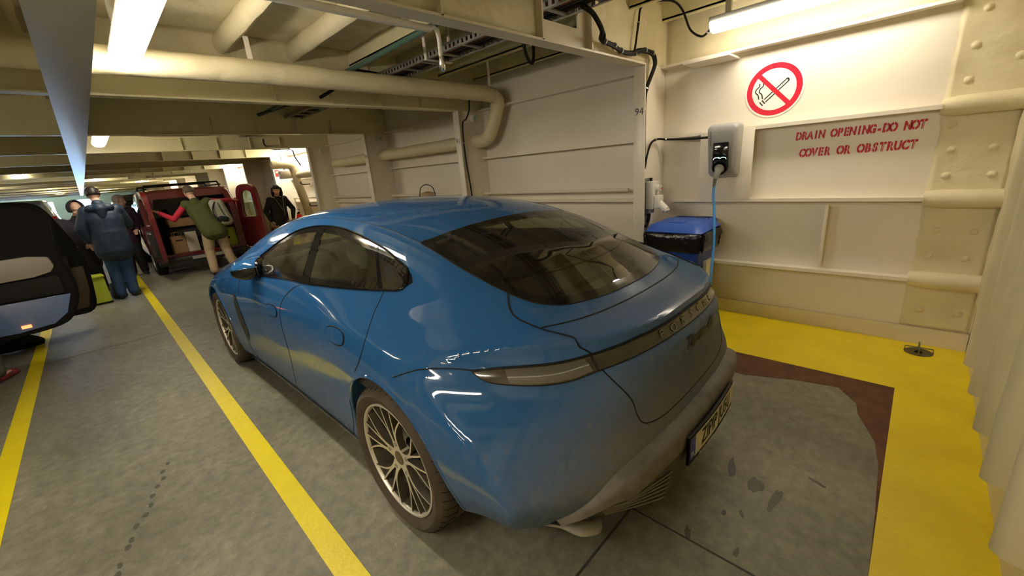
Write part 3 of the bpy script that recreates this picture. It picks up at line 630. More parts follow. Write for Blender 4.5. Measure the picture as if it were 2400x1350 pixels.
for j, t in enumerate(np.linspace(0, 1, 9)):
    row = []
    for i, q in enumerate(np.linspace(-1, 1, 15)):
        x = -.275 + .555 * t; y = q * .295; e = max(abs(q), abs(2 * t - 1)); z = .955 + .045 * (1 - max(0, (e - .55) / .45) ** 2) + .015 * t
        if e > .99: z = .925 + .015 * t
        row.append((x, y, z))
    rows.append(row)
mb.grid(rows); lid = mb.build('lid', lidb, BN, ang=55)
MB().box((-.16, -.07, .998), (.02, .07, 1.012)).build('lid_rib', lidb, lid, bevel=.005)
MB().tube(catmull([(.27, -.2, .94), (.33, -.2, .985), (.335, 0, .985), (.33, .2, .985), (.27, .2, .94)], 4), .014, 8).build('grab_bar', binb, BN)
MB().box((-.05, -.2745, .42), (.14, -.2415, .62)).build('label_sticker', mat('cream_sticker', (.62, .58, .42), .5), BN, smooth=False)
WH = thing('lid_handle', 'small wire handle lying on the bin lid', 'handle', (3.72, 1.33, 1.008)); MB().tube(catmull([(0, -.05, -.004), (0, -.05, .02), (0, .05, .024), (0, .05, -.004)], 3), .0035, 6).build('wire', 'black', WH)
WH.parent = BN; WH.location = (.12, -.16, 1.0); WH.name = 'wire_handle'
for k_ in ('label', 'category'): del WH[k_]
# ---------------------------------------------------------------- drain in the yellow corner
DR = thing('deck_drain', 'round deck drain with a raised wire guard in the yellow corner', 'drain', (3.975, -.165, .003))
MB().lathe([(0, .0005), (.058, .0005), (.064, .003), (.078, .0035), (.080, 0)], 28).build('drain_bowl', mat('drain_dark', (.10, .085, .03), .5), DR)
MB().ball((0, 0, .002), .022, sc=(1, 1, .5)).build('drain_cap', 'black', DR)
wg = mat('worn_green_steel', (.13, .13, .07), .5)
MB().tube([(-.012, -.075, .002), (-.012, -.075, .042), (-.012, .075, .042), (-.012, .075, .002)], .0045, 8).build('guard_bar', wg, DR)
MB().tube([(-.08, 0, .002), (-.08, 0, .05), (.078, 0, .05), (.078, 0, .002)], .0045, 8).build('guard_bar', wg, DR)
# ---------------------------------------------------------------- fire extinguisher and small wall things far away
FE = thing('fire_extinguisher', 'red fire extinguisher standing in the bright bay behind the woman in black', 'fire extinguisher', (3.86, 11.62, .0))
MB().lathe([(0, .0), (.075, .0), (.08, .02), (.08, .48), (.06, .56), (.025, .6), (0, .6)], 20).build('cylinder', mat('extinguisher_red', (.55, .015, .012), .25), FE)
MB().cyl((0, 0, .59), (0, 0, .65), .025, 12).box((-.01, -.1, .645), (.01, .05, .66)).box((-.01, -.11, .70), (.01, .04, .71), rot=R3('X', 12)).build('valve_lever', 'black', FE)
MB().tube(catmull([(0, .03, .62), (0, .12, .6), (0, .13, .45), (0, .10, .3)], 5), .012, 8).build('hose', 'black', FE)
FE.location.z = .22
st = tag(MB().box((3.76, 11.52, .003), (3.96, 11.72, .22)).build('extinguisher_stand', 'white_paint', None, bevel=.004), 'low white stand under the fire extinguisher', 'stand')
t = thing('wall_sign', 'small dark red sign on the web frame behind the woman', 'sign', (3.78, YF[4] - .008, 1.80))
MB().box((-.055, -.004, 0), (.055, 0, .17)).build('sign_plate', mat('dark_red_sign', (.25, .02, .02), .5), t, smooth=False)
MB().box((-.035, -.006, .09), (.035, -.004, .14)).build('sign_pictogram', mat('pale_pictogram', (.5, .35, .33), .5), t, smooth=False)
for i, (y, z, l) in enumerate(((11.05, 1.55, 'upper'), (10.75, 1.02, 'lower'))):
    tag(MB().tube(catmull([(4.1, y, z), (3.95, y, z), (3.88, y, z + .02), (3.88, y, z + .07)], 4), .012, 6).build('wall_hook', 'black'), l + ' black hook on the wall of the bright bay', 'hook', 'wall hooks')
t = thing('junction_box', 'cream ribbed valve box under the deckhead in the bright bay', 'box', (3.7, 11.45, 1.72))
MB().box((-.14, -.1, 0), (.14, .1, .2)).build('box_body', 'white_paint', t, bevel=.03)
MB().tube(catmull([(.1, -.1, .05), (.18, -.14, .1), (.17, -.14, .22), (.1, -.1, .25)], 5), .014, 8).build('looped_cable', 'black', t)
MB().box((-.02, -.02, .2), (.02, .02, 1.12)).build('box_hanger', 'steel', t, smooth=False)
# ---------------------------------------------------------------- the blue car
def paint_mat(name, col, dirt=True):
    m, nt, b = _nt(name); N = nt.nodes; L = nt.links
    b.inputs['Metallic'].default_value = .0; b.inputs['Specular IOR Level'].default_value = .0; b.inputs['Coat Weight'].default_value = 1; b.inputs['Coat Roughness'].default_value = .05; b.inputs['Coat IOR'].default_value = 1.55
    tc = N.new('ShaderNodeTexCoord'); sp = N.new('ShaderNodeSeparateXYZ'); L.new(tc.outputs['Object'], sp.inputs[0])
    def mr(src, a, b_, c=0., d=1.):
        r = N.new('ShaderNodeMapRange'); r.inputs['From Min'].default_value = a; r.inputs['From Max'].default_value = b_; r.inputs['To Min'].default_value = c; r.inputs['To Max'].default_value = d; L.new(src, r.inputs['Value']); return r.outputs[0]
    def mt(op, x, y):
        n = N.new('ShaderNodeMath'); n.operation = op
        for i, q in enumerate((x, y)):
            if isinstance(q, (int, float)): n.inputs[i].default_value = q
            else: L.new(q, n.inputs[i])
        return n.outputs[0]
    def nz(scale, det, vec=None, sc=None):
        n = N.new('ShaderNodeTexNoise'); n.inputs['Scale'].default_value = scale; n.inputs['Detail'].default_value = det; n.inputs['Roughness'].default_value = .6
        if sc:
            mp = N.new('ShaderNodeMapping'); mp.inputs['Scale'].default_value = sc; L.new(tc.outputs['Object'], mp.inputs[0]); L.new(mp.outputs[0], n.inputs['Vector'])
        else: L.new(tc.outputs['Object'], n.inputs['Vector'])
        return n.outputs['Fac']
    # road film: thick on the tail and low on the flanks, thin and patchy elsewhere
    low = mt('MULTIPLY', mr(sp.outputs['Z'], .62, .25), .55)
    tail = mt('MULTIPLY', mr(sp.outputs['Y'], -.62, -.90), mr(sp.outputs['Z'], .98, .60, .15, .95))
    deck = mt('MULTIPLY', mt('MULTIPLY', mr(sp.outputs['Z'], .93, .97), mr(sp.outputs['Y'], -.55, -.70)), .34)
    base = mt('MAXIMUM', mt('MAXIMUM', low, tail), mt('MAXIMUM', deck, .045))
    n1 = nz(5, 8); n2 = nz(38, 4, sc=(1, 1, .35)); n3 = nz(1.7, 3)
    film = mt('MULTIPLY', base, mr(n1, .25, .80, .62, 1.0))
    patch = mt('MULTIPLY', mr(n3, .50, .68), mt('MULTIPLY', mr(n2, .40, .72), .26))
    amt = mt('MINIMUM', mt('ADD', film, patch), .78)
    mx = N.new('ShaderNodeMixRGB'); mx.inputs[1].default_value = (*col, 1); mx.inputs[2].default_value = (.20, .185, .155, 1); L.new(amt, mx.inputs[0]); L.new(mx.outputs[0], b.inputs['Base Color'])
    L.new(mr(amt, 0, .7, .5, .8), b.inputs['Roughness']); L.new(mr(amt, 0, .6, 1.0, .12), b.inputs['Coat Weight']); L.new(mr(amt, 0, .6, .03, .35), b.inputs['Coat Roughness'])
    return m
BLUE = paint_mat('dusty_blue_car_paint', (.013, .096, .28))
def glass_mat(name, tint, rough=.0, dirt=.0, ior=1.5):
    m = bpy.data.materials.new(name); m.use_nodes = True; nt = m.node_tree; N = nt.nodes; L = nt.links
    N.remove(N['Principled BSDF']); out = N['Material Output']
    tr = N.new('ShaderNodeBsdfTransparent'); tr.inputs[0].default_value = (*tint, 1); gl = N.new('ShaderNodeBsdfGlossy'); gl.inputs['Roughness'].default_value = rough; gl.inputs[0].default_value = (1, 1, 1, 1)
    r0 = ((ior - 1) / (ior + 1)) ** 2 * 1.7; lw = N.new('ShaderNodeLayerWeight'); lw.inputs[0].default_value = .5; pw = N.new('ShaderNodeMath'); pw.operation = 'POWER'; pw.inputs[1].default_value = 4.6; L.new(lw.outputs['Facing'], pw.inputs[0]); fr = N.new('ShaderNodeMath'); fr.operation = 'MULTIPLY_ADD'; fr.inputs[1].default_value = 1 - r0; fr.inputs[2].default_value = r0; L.new(pw.outputs[0], fr.inputs[0]); mx = N.new('ShaderNodeMixShader'); L.new(fr.outputs[0], mx.inputs[0]); L.new(tr.outputs[0], mx.inputs[1]); L.new(gl.outputs[0], mx.inputs[2])
    last = mx
    if dirt:
        df = N.new('ShaderNodeBsdfDiffuse'); df.inputs[0].default_value = (.34, .30, .22, 1); tc = N.new('ShaderNodeTexCoord'); n = N.new('ShaderNodeTexNoise'); n.inputs['Scale'].default_value = 4; n.inputs['Detail'].default_value = 6; L.new(tc.outputs['Object'], n.inputs['Vector'])
        r = N.new('ShaderNodeMapRange'); r.inputs['From Min'].default_value = .35; r.inputs['From Max'].default_value = .75; r.inputs['To Max'].default_value = dirt; r.inputs['To Min'].default_value = dirt * .25; L.new(n.outputs['Fac'], r.inputs['Value'])
        m2 = N.new('ShaderNodeMixShader'); L.new(r.outputs[0], m2.inputs[0]); L.new(mx.outputs[0], m2.inputs[1]); L.new(df.outputs[0], m2.inputs[2]); last = m2
    L.new(last.outputs[0], out.inputs['Surface']); return m
GL = glass_mat('dark_tinted_glass', (.44, .47, .36), dirt=.06, ior=1.5); GLS = glass_mat('side_glass', (.58, .62, .48), dirt=.14); GLW = glass_mat('windscreen_glass', (.72, .82, .70))
CAR = thing('sports_saloon', 'dusty dark blue four-door fastback saloon charging in the yellow marked bay', 'car', (1.62, 1.51, 0), .017)
DLO_T = [(2.03, .962), (1.90, 1.035), (1.78, 1.098), (1.61, 1.179), (1.49, 1.228), (1.351, 1.268), (1.19, 1.292), (1.02, 1.303), (.85, 1.302), (.689, 1.291), (.50, 1.266), (.303, 1.230), (.18, 1.192), (.103, 1.162), (.045, 1.132), (.019, 1.106)]
DLO_B = [(2.03, .955), (1.85, .962), (1.6, .982), (1.313, 1.003), (1.1, 1.014), (.848, 1.022), (.65, 1.034), (.483, 1.044), (.3, 1.056), (.156, 1.066), (.07, 1.076), (.03, 1.086), (.019, 1.097)]
def resamp(P, n):
    P = np.array([tuple(q) for q in catmull([(a, b, 0) for a, b in P], 6)])[:, :2]
    d = np.r_[0, np.cumsum(np.linalg.norm(np.diff(P, axis=0), axis=1))]; t = np.linspace(0, d[-1], n)
    return np.c_[np.interp(t, d, P[:, 0]), np.interp(t, d, P[:, 1])]
def inpoly(px, py, poly):
    r = np.zeros(len(px), bool); x = poly[:, 0]; y = poly[:, 1]; j = len(poly) - 1
    for i in range(len(poly)):
        c = ((y[i] > py) != (y[j] > py)) & (px < (x[j] - x[i]) * (py - y[i]) / (y[j] - y[i] + 1e-15) + x[i]); r ^= c; j = i
    return r
def shrink(poly, d):
    P = np.asarray(poly); nx = np.roll(P, -1, 0) - np.roll(P, 1, 0); nn = np.c_[nx[:, 1], -nx[:, 0]]; nn /= np.linalg.norm(nn, axis=1, keepdims=True) + 1e-9
    area = .5 * np.sum(P[:, 0] * np.roll(P[:, 1], -1) - np.roll(P[:, 0], -1) * P[:, 1])
    return P - nn * d * (1 if area > 0 else -1)
dlo = np.r_[resamp(DLO_T, 60), resamp(DLO_B, 50)[::-1][1:-1]]
RG_B = [(-.569, .135), (-.578, -.089), (-.566, -.258), (-.548, -.39), (-.52, -.485), (-.46, -.553), (-.375, -.592), (-.2, -.632), (0, -.642)]
RG_B = RG_B + [(-a, b) for a, b in RG_B[:-1][::-1]]
RG_T = [(-.569, .135), (-.50, .132), (-.3, .128), (0, .127), (.3, .128), (.50, .132), (.569, .135)]
rg = np.r_[resamp(RG_B, 90), resamp(RG_T, 40)[::-1][1:-1]]
WS_T = [(-.50, 1.72), (-.3, 1.80), (0, 1.83), (.3, 1.80), (.50, 1.72)]
WS_B = [(-.50, 1.72), (-.60, 2.0), (-.70, 2.4), (-.72, 2.66), (-.5, 2.80), (0, 2.87), (.5, 2.80), (.72, 2.66), (.70, 2.4), (.60, 2.0), (.50, 1.72)]
ws = np.r_[resamp(WS_B, 80), resamp(WS_T, 30)[::-1][1:-1]]
def side_p(q, sgn=-1, off=.0):
    q = np.asarray(q, float).reshape(-1, 2); o = np.c_[np.full(len(q), sgn * 1.3), q]; d = np.zeros((len(q), 3)); d[:, 0] = -sgn
    r = march(o, d, .0, 1.15); n_ = normals(r); return r + n_ * off
def top_p(q, off=.0):
    q = np.asarray(q, float).reshape(-1, 2); o = np.c_[q, np.full(len(q), 1.8)]; d = np.zeros((len(q), 3)); d[:, 2] = -1
    r = march(o, d, 0, 1.3); return r + normals(r) * off
def rear_p(q, off=.0):
    q = np.asarray(q, float).reshape(-1, 2); o = np.c_[q[:, 0], np.full(len(q), -1.5), q[:, 1]]; d = np.zeros((len(q), 3)); d[:, 1] = 1
    r = march(o, d, 0, 1.4); return r + normals(r) * off
def vec_p(q, off=.0):                      # points that already lie near the skin: pull to the surface along the gradient
    r = np.asarray(q, float).reshape(-1, 3).copy()
    for _ in range(12):
        n_, mg = normals(r, True); f = bodyF(r[:, 0], r[:, 1], r[:, 2]); r -= n_ * np.clip(f, -.05, .05)[:, None] / np.maximum(mg, .3)
    return r + normals(r) * off
def ring(polyA, polyB, P, k=4):
    mb = MB(); rows = []
    for t in np.linspace(0, 1, k + 1): rows.append([tuple(v) for v in P(polyA * (1 - t) + polyB * t)])
    return mb.grid(rows, wrap=True)
def fan(poly, P, k=14):
    c = poly.mean(0); mb = MB(); rows = [[tuple(v) for v in P(poly * (1 - t) + c * t)] for t in np.linspace(0, .97, k)]
    mb.grid(rows, wrap=True); n_ = len(poly); m_ = len(mb.v); mb.f.append(tuple(range(m_ - n_, m_))); return mb
def strip(A, B, P, na=40, nb=8):
    A = resamp(A, na); B = resamp(B, na); mb = MB()
    return mb.grid([[tuple(v) for v in P(A * (1 - t) + B * t)] for t in np.linspace(0, 1, nb)])
def seam_line(pts, P, r=.0028, name='panel_gap', m='black', parent=None, n_=None, off=-.0006, closed=False):
    q = pts if len(pts[0]) == 3 else [(a, b, 0) for a, b in pts]
    q = catmull(q, 8, closed)
    q = [tuple(v) for v in q]
    pp = P(np.array(q)[:, :2] if len(pts[0]) == 2 else np.array(q), off=off)
    if closed: pp = np.r_[pp, pp[:2]]
    return MB().tube([tuple(v) for v in pp], r, 6).build(name, m, parent or CAR)
# --- body shell
def shell(nx, ny, nz, off=0., name='body'):
    xs = np.linspace(-1, 1, nx + 1); ys = np.linspace(-1, 1, ny + 1); zs = np.linspace(-1, 1, nz + 1)
    idx = {}; pts = []; F = []
    def vid(i, j, k):
        key = (i, j, k)
        if key not in idx: idx[key] = len(pts); pts.append((xs[i], ys[j], zs[k]))
        return idx[key]
    for j in range(ny):
        for k in range(nz):
            F.append((vid(0, j, k), vid(0, j, k + 1), vid(0, j + 1, k + 1), vid(0, j + 1, k))); F.append((vid(nx, j, k), vid(nx, j + 1, k), vid(nx, j + 1, k + 1), vid(nx, j, k + 1)))
        for i in range(nx):
            F.append((vid(i, j, 0), vid(i, j + 1, 0), vid(i + 1, j + 1, 0), vid(i + 1, j, 0))); F.append((vid(i, j, nz), vid(i + 1, j, nz), vid(i + 1, j + 1, nz), vid(i, j + 1, nz)))
    for i in range(nx):
        for k in range(nz):
            F.append((vid(i, 0, k), vid(i + 1, 0, k), vid(i + 1, 0, k + 1), vid(i, 0, k + 1))); F.append((vid(i, ny, k), vid(i, ny, k + 1), vid(i + 1, ny, k + 1), vid(i + 1, ny, k)))
    P = np.array(pts)
    O = np.c_[np.zeros(len(P)), 1.45 + P[:, 1] * 1.95, np.full(len(P), .58)]
    B = np.c_[P[:, 0] * 1.0, 1.45 + P[:, 1] * 2.62, .58 + P[:, 2] * .62]
    D = B - O; Ln = np.linalg.norm(D, axis=1, keepdims=True); D /= Ln
    V = march(O, D, 2.2, .0, off, 26)
    bad = np.isnan(V[:, 0]); V[bad] = O[bad]
    return V, F
V, F = shell(84, 320, 66)
me = bpy.data.meshes.new('body'); me.from_pydata([tuple(v) for v in V], [], F); me.update()
bm = bmesh.new(); bm.from_mesh(me); bmesh.ops.recalc_face_normals(bm, faces=bm.faces); bm.to_mesh(me); bm.free()
body = bpy.data.objects.new('body', me); COL.objects.link(body)
cut = MB()
for s_ in (0, 2.9):
    for sg in (-1, 1): cut.cyl((sg * .62, s_, .349), (sg * 1.3, s_, .349), .402, 96)
co = cut.build('cutter', None, None, False)
bo = body.modifiers.new('b', 'BOOLEAN'); bo.object = co; bo.operation = 'DIFFERENCE'; bo.solver = 'EXACT'
dg = bpy.context.evaluated_depsgraph_get(); me2 = bpy.data.meshes.new_from_object(body.evaluated_get(dg))
bpy.data.objects.remove(body, do_unlink=True); bpy.data.objects.remove(co, do_unlink=True)
nv = len(me2.vertices); co_ = np.zeros(nv * 3); me2.vertices.foreach_get('co', co_); co_ = co_.reshape(-1, 3)
hole = (inpoly(co_[:, 1], co_[:, 2], shrink(dlo, .022)) & (np.abs(co_[:, 0]) > .45) & (co_[:, 2] > .93))
hole |= inpoly(co_[:, 0], co_[:, 1], shrink(rg, .022)) & (co_[:, 2] > .9); hole |= inpoly(co_[:, 0], co_[:, 1], shrink(ws, .025)) & (co_[:, 2] > .8)
bm = bmesh.new(); bm.from_mesh(me2); bm.verts.ensure_lookup_table()
kill = [f for f in bm.faces if all(hole[v.index] for v in f.verts)]
bmesh.ops.delete(bm, geom=kill, context='FACES')
# wheel wells get the liner material
bm.faces.ensure_lookup_table()
for f in bm.faces:
    c = f.calc_center_median()
    for s_ in (0, 2.9):
        d = math.hypot(c.y - s_, c.z - .349)
        if (d < .4045 and abs(f.normal.x) < .3 and abs(abs(d) - .402) < .004 and abs(c.x) < .99) or (d < .402 and abs(abs(c.x) - .62) < .005): f.material_index = 1
bm.to_mesh(me2); bm.free(); me2.name = 'body'
body = link('body', me2, None, CAR, True, 32); me2.materials.clear(); me2.materials.append(BLUE); me2.materials.append(mat('wheel_well_felt', (.03, .022, .016), .9))
# cabin lining inside the shell
V2, F2 = shell(30, 110, 22, -.035)
lin = mat('cabin_lining', (.035, .032, .028), .85)
h2 = (inpoly(V2[:, 1], V2[:, 2], shrink(dlo, .012)) & (np.abs(V2[:, 0]) > .4) & (V2[:, 2] > .92)) | (inpoly(V2[:, 0], V2[:, 1], shrink(rg, .03)) & (V2[:, 2] > .9)) | (inpoly(V2[:, 0], V2[:, 1], shrink(ws, .02)) & (V2[:, 2] > .8))
keep = [f for f in F2 if not any(h2[i] for i in f) and all(V2[i][2] > .60 for i in f) and all(-.70 < V2[i][1] < 2.9 for i in f)]
_f = bodyF(V2[:, 0], V2[:, 1], V2[:, 2]); okv = np.abs(_f + .035) < .012; keep = [f for f in keep if all(okv[i] for i in f)]
mb = MB().add(V2, keep); lo_ = mb.build('cabin_lining', lin, CAR)
bm = bmesh.new(); bm.from_mesh(lo_.data); bmesh.ops.delete(bm, geom=[v for v in bm.verts if not v.link_faces], context='VERTS'); bm.to_mesh(lo_.data); bm.free()
fabric = mat('dark_seat_leather', (.05, .048, .045), .55); light_g = mat('light_headrest_grey', (.30, .30, .29), .6)
MB().box((-.50, -.52, .62), (.50, .05, .90)).box((-.72, -.28, .62), (.72, .05, .93)).box((-.60, .05, .3), (.60, 2.5, .34)).build('cabin_floor', lin, CAR, smooth=False)
for (u, s) in ((-.38, 1.42), (.38, 1.42)):
    st_ = MB().tube(catmull([(u, s + .45, .47), (u, s + .05, .46), (u, s - .05, .55), (u, s - .14, .80), (u, s - .20, 1.02)], 5), [.20, .21, .2, .2, .16], 16, ell=(1.1, .5)).build('front_seat', fabric, CAR)
    MB().tube([(u, s - .21, .98), (u, s - .22, 1.08), (u, s - .23, 1.15)], [.10, .135, .08], 14, ell=(1, .45)).build('headrest', light_g if u < 0 else fabric, st_)
for u in (-.36, .36):
    st_ = MB().tube(catmull([(u, .95, .47), (u, .55, .48), (u, .42, .60), (u, .32, .82), (u, .25, .98)], 5), [.2, .22, .22, .22, .17], 16, ell=(1.2, .45)).build('rear_seat', fabric, CAR)
    MB().tube([(u, .24, .97), (u, .23, 1.03), (u, .22, 1.07)], [.12, .14, .08], 14, ell=(1, .4)).build('headrest', fabric, st_)
MB().tube([(-.75, 2.35, .82), (0, 2.35, .84), (.75, 2.35, .82)], [.15, .17, .15], 14).build('dashboard', lin, CAR)
sw = []
for k in range(25):
    a = 2 * pi * k / 24; sw.append((-.38 + .185 * cos(a), 2.02 - .07 * sin(a), .86 + .17 * sin(a)))
stw = MB().tube(sw, .016, 8); stw.tube([(-.56, 2.02, .86), (-.2, 2.02, .86)], .018, 6).cyl((-.38, 2.02, .86), (-.38, 2.25, .80), .04, 10); stw.build('steering_wheel', 'black_gloss', CAR)
MB().box((-.13, 1.93, 1.215), (.13, 1.95, 1.275)).build('interior_mirror', 'black_gloss', CAR, bevel=.008)
# --- glazing
sideP = lambda sg, o_: (lambda q, off=0: side_p(q, sg, o_ + off))
for sg, nm in ((-1, 'left'), (1, 'right')):
    P = sideP(sg, .0025); din = shrink(dlo, .034)
    ring(dlo, din, P, 4).build('window_surround', 'black_gloss', CAR)
    seam_line([tuple(p) for p in shrink(dlo, .002)[::3]], lambda q, off=0: side_p(q, sg, off), .0055, 'window_trim', 'black_gloss', off=.003, closed=True)
    # the chrome highlight line stays a slim gloss bead along the roof side
    T = resamp(DLO_T, 80); Bm = resamp(DLO_B, 80)
    def cutp(t0, b0, t1, b1):
        a = np.array([(t0[0] + (t1[0] - t0[0]) * t, t0[1] + (t1[1] - t0[1]) * t) for t in (0, 1)])
        return a
    def between(sT0, sT1, sB0, sB1):
        tt = T[(T[:, 0] <= sT0) & (T[:, 0] >= sT1)]; bb = Bm[(Bm[:, 0] <= sB0) & (Bm[:, 0] >= sB1)]
        return [tuple(p) for p in resamp([tuple(p) for p in tt[::4]] + [tuple(tt[-1])], 24)], [tuple(p) for p in resamp([tuple(p) for p in bb[::4]] + [tuple(bb[-1])], 24)]
    for nm2, a in (('front_door_glass', (1.93, 1.06, 1.80, .93)), ('rear_door_glass', (.98, .36, .84, .17)), ('quarter_glass', (.372, .06, .178, .05))):
        A, Bq = between(*a); strip(A, Bq, P, 24, 10).build(nm2, GLS, CAR)
    P2 = sideP(sg, .004)
    strip([(1.07, 1.300), (1.03, 1.22), (.97, 1.12), (.925, 1.018)], [(.975, 1.301), (.94, 1.22), (.88, 1.12), (.835, 1.024)], P2, 16, 5).build('door_pillar_cover', 'black_gloss', CAR)
    strip([(.378, 1.244), (.295, 1.165), (.192, 1.063)], [(.352, 1.240), (.268, 1.160), (.164, 1.066)], P2, 14, 3).build('quarter_divider', 'black_gloss', CAR)
    # seams of the doors
    Ps = lambda q, off=0: side_p(q, sg, off)
    seam_line([(.156, 1.062), (.145, .98), (.107, .891), (.14, .80), (.195, .736)], Ps)
    seam_line([(.398, .50), (.44, .36), (.529, .224)], Ps)
    seam_line([(.93, 1.01), (1.00, .99), (1.113, .93), (1.19, .85), (1.21, .709), (1.225, .558), (1.297, .347), (1.34, .24)], Ps)
    seam_line([(1.34, .24), (.9, .235), (.529, .224)], Ps); seam_line([(1.34, .24), (1.8, .235), (2.15, .26), (2.19, .45)], Ps)
    seam_line([(2.02, .95), (2.08, .88), (2.10, .80)], Ps)
    # handles set flush in shallow oval cups
    for (hs, hz) in ((.40, .852), (1.36, .80)):
        a = np.linspace(0, 2 * pi, 41)[:-1]
        el = np.c_[hs + .105 * np.sign(np.cos(a)) * np.abs(np.cos(a)) ** .8, hz + .035 * np.sign(np.sin(a)) * np.abs(np.sin(a)) ** .8 - .05 * (np.cos(a)) * .12]
        hd = fan(el, lambda q, off=0: side_p(q, sg, .0045 + off), 8).build('door_handle', BLUE, CAR)
        seam_line([tuple(p) for p in shrink(el, -.004)[::2]], Ps, .0032, 'handle_gap', 'black', parent=hd, closed=True)
    vt = np.array([(2.23, .785), (2.19, .775), (2.13, .66), (2.10, .53), (2.11, .45), (2.17, .40), (2.20, .42), (2.235, .55), (2.245, .68)])
    vt = np.array([tuple(v)[:2] for v in catmull([(a, b, 0) for a, b in vt], 4, True)])
    fan(vt, lambda q, off=0: side_p(q, sg, .003 + off), 8).build('side_air_outlet', mat('outlet_dark', (.03, .028, .024), .5), CAR)
    a = np.linspace(0, 2 * pi, 21)[:-1]; seam_line([(2.50 + .10 * cos(t), .80 + .055 * sin(t)) for t in a], Ps, .002, closed=True)
    # sill blade
    strip([(.42, .235), (1.3, .232), (2.45, .235)], [(.42, .20), (1.3, .195), (2.45, .20)], lambda q, off=0: side_p(q, sg, .012), 40, 4).build('sill_blade', 'black_gloss', CAR)
    # arch lip
    for s_ in (0, 2.9):
        pp = [(s_ + .406 * cos(t), .349 + .406 * sin(t)) for t in np.linspace(radians(-8), radians(188), 50)]
        MB().tube([tuple(v) for v in side_p(pp, sg, -.004)], .009, 8).build('wheel_arch_lip', BLUE, CAR)
# back glass and windscreen
TP = lambda q, off=0: top_p(q, .003 + off)
rin = shrink(rg, .045); ring(rg, rin, TP, 5).build('back_glass_frit', 'black_gloss', CAR); fan(rin, TP, 22).build('back_glass', GL, CAR)
seam_line([tuple(p) for p in rg[::3]], lambda q, off=0: top_p(q, off), .004, 'back_glass_seal', 'black', closed=True)
strip([(-.53, -.30), (-.3, -.395), (0, -.425), (.3, -.395), (.53, -.30)], [(-.53, -.306), (-.3, -.401), (0, -.431), (.3, -.401), (.53, -.306)], lambda q, off=0: top_p(q, .0042), 30, 2).build('back_glass_line', 'black_gloss', CAR)
wi = shrink(ws, .05); ring(ws, wi, TP, 5).build('windscreen_frit', 'black_gloss', CAR); fan(wi, TP, 22).build('windscreen', GLW, CAR)
# roof-side gap, tailgate seams, spoiler gap
for sg in (-1, 1):
    seam_line([(sg * .60, 1.66), (sg * .585, 1.2), (sg * .575, .7), (sg * .574, .3), (sg * .569, .14)], lambda q, off=0: top_p(q, off), .0022)
    seam_line([(sg * .557, -.392, 1.07), (sg * .604, -.44, 1.04), (sg * .626, -.495, 1.013), (sg * .615, -.596, .989), (sg * .58, -.68, .955), (sg * .56, -.73, .93), (sg * .545, -.765, .906)], vec_p, off=.0025)
    seam_line([(sg * .545, -.778, .872), (sg * .511, -.833, .803), (sg * .468, -.867, .726), (sg * .451, -.883, .655), (sg * .42, -.90, .615), (sg * .33, -.92, .596), (sg * .2, -.93, .592), (0, -.935, .590)], vec_p)
    seam_line([(sg * .969, -.137, .809), (sg * .927, -.261, .862), (sg * .87, -.368, .873), (sg * .826, -.453, .872)], vec_p)
seam_line([(-.615, -.596), (-.50, -.645), (-.369, -.682), (-.2, -.705), (0, -.712), (.2, -.705), (.369, -.682), (.50, -.645), (.615, -.596)], lambda q, off=0: top_p(q, off), .0034)
# --- light band across the tail
LT = [(.828, -.452, .868), (.790, -.50, .873), (.742, -.566, .880), (.645, -.679, .887), (.545, -.762, .902), (.45, -.815, .915), (.357, -.851, .926), (.2, -.88, .932), (0, -.89, .934)]
LB = [(.826, -.458, .864), (.803, -.518, .836), (.72, -.640, .826), (.639, -.726, .832), (.555, -.79, .852), (.45, -.845, .864), (.357, -.875, .872), (.2, -.90, .877), (0, -.91, .879)]
def arc3(P, n, u0=-.9, u1=.9):
    P = [(-a, b, d) for a, b, d in P] + [(a, b, d) for a, b, d in P[:-1][::-1]]
    Q = np.array([tuple(v) for v in catmull(P, 8)]); d = np.r_[0, np.cumsum(np.linalg.norm(np.diff(Q, axis=0), axis=1))]
    m_ = (Q[:, 0] >= u0 - 1e-9) & (Q[:, 0] <= u1 + 1e-9); t = np.linspace(d[m_][0], d[m_][-1], n)
    return np.c_[np.interp(t, d, Q[:, 0]), np.interp(t, d, Q[:, 1]), np.interp(t, d, Q[:, 2])]
def strip3(A, B, off, nb=8, bulge=0.):
    mb = MB(); rows = []
    for t in np.linspace(0, 1, nb): rows.append([tuple(v) for v in vec_p(A * (1 - t) + B * t, off + bulge * 4 * t * (1 - t))])
    return mb.grid(rows)
def line3(A, r, name, m='black', off=0., parent=None): return MB().tube([tuple(v) for v in vec_p(A, off)], r, 6).build(name, m, parent or CAR)
FEAT[0] = 0.0
TA = arc3(LT, 140); BA = arc3(LB, 140)
strip3(TA, BA, .0045).build('rear_light_band', mat('smoked_light_band', (.055, .045, .024), .16, coat=.6, noise=.3, nscale=8), CAR)
outer = mat('silver_grey_lamp', (.11, .10, .085), .22, coat=.8)
for sg in (-1, 1):
    f_ = np.array([[sg, 1, 1]]); A = arc3(LT, 40, -.76, -.56) * -f_ * [[1, -1, -1]]; B_ = arc3(LB, 40, -.775, -.565) * -f_ * [[1, -1, -1]]
    A = A * .88 + B_ * .12; B_ = B_ * .9 + A * .1
    strip3(A, B_, .007, 8, .004).build('rear_lamp', outer, CAR)
    line3(A * .45 + B_ * .55, .0028, 'lamp_light_guide', 'grey_plastic', .0120)
    line3(np.array([(sg * .553, -.765, .905), (sg * .553, -.78, .88), (sg * .553, -.79, .85)]), .0028, 'panel_gap', off=.009)
line3(TA, .0048, 'light_band_gap', off=.003); line3(BA, .003, 'light_band_gap', off=.002)
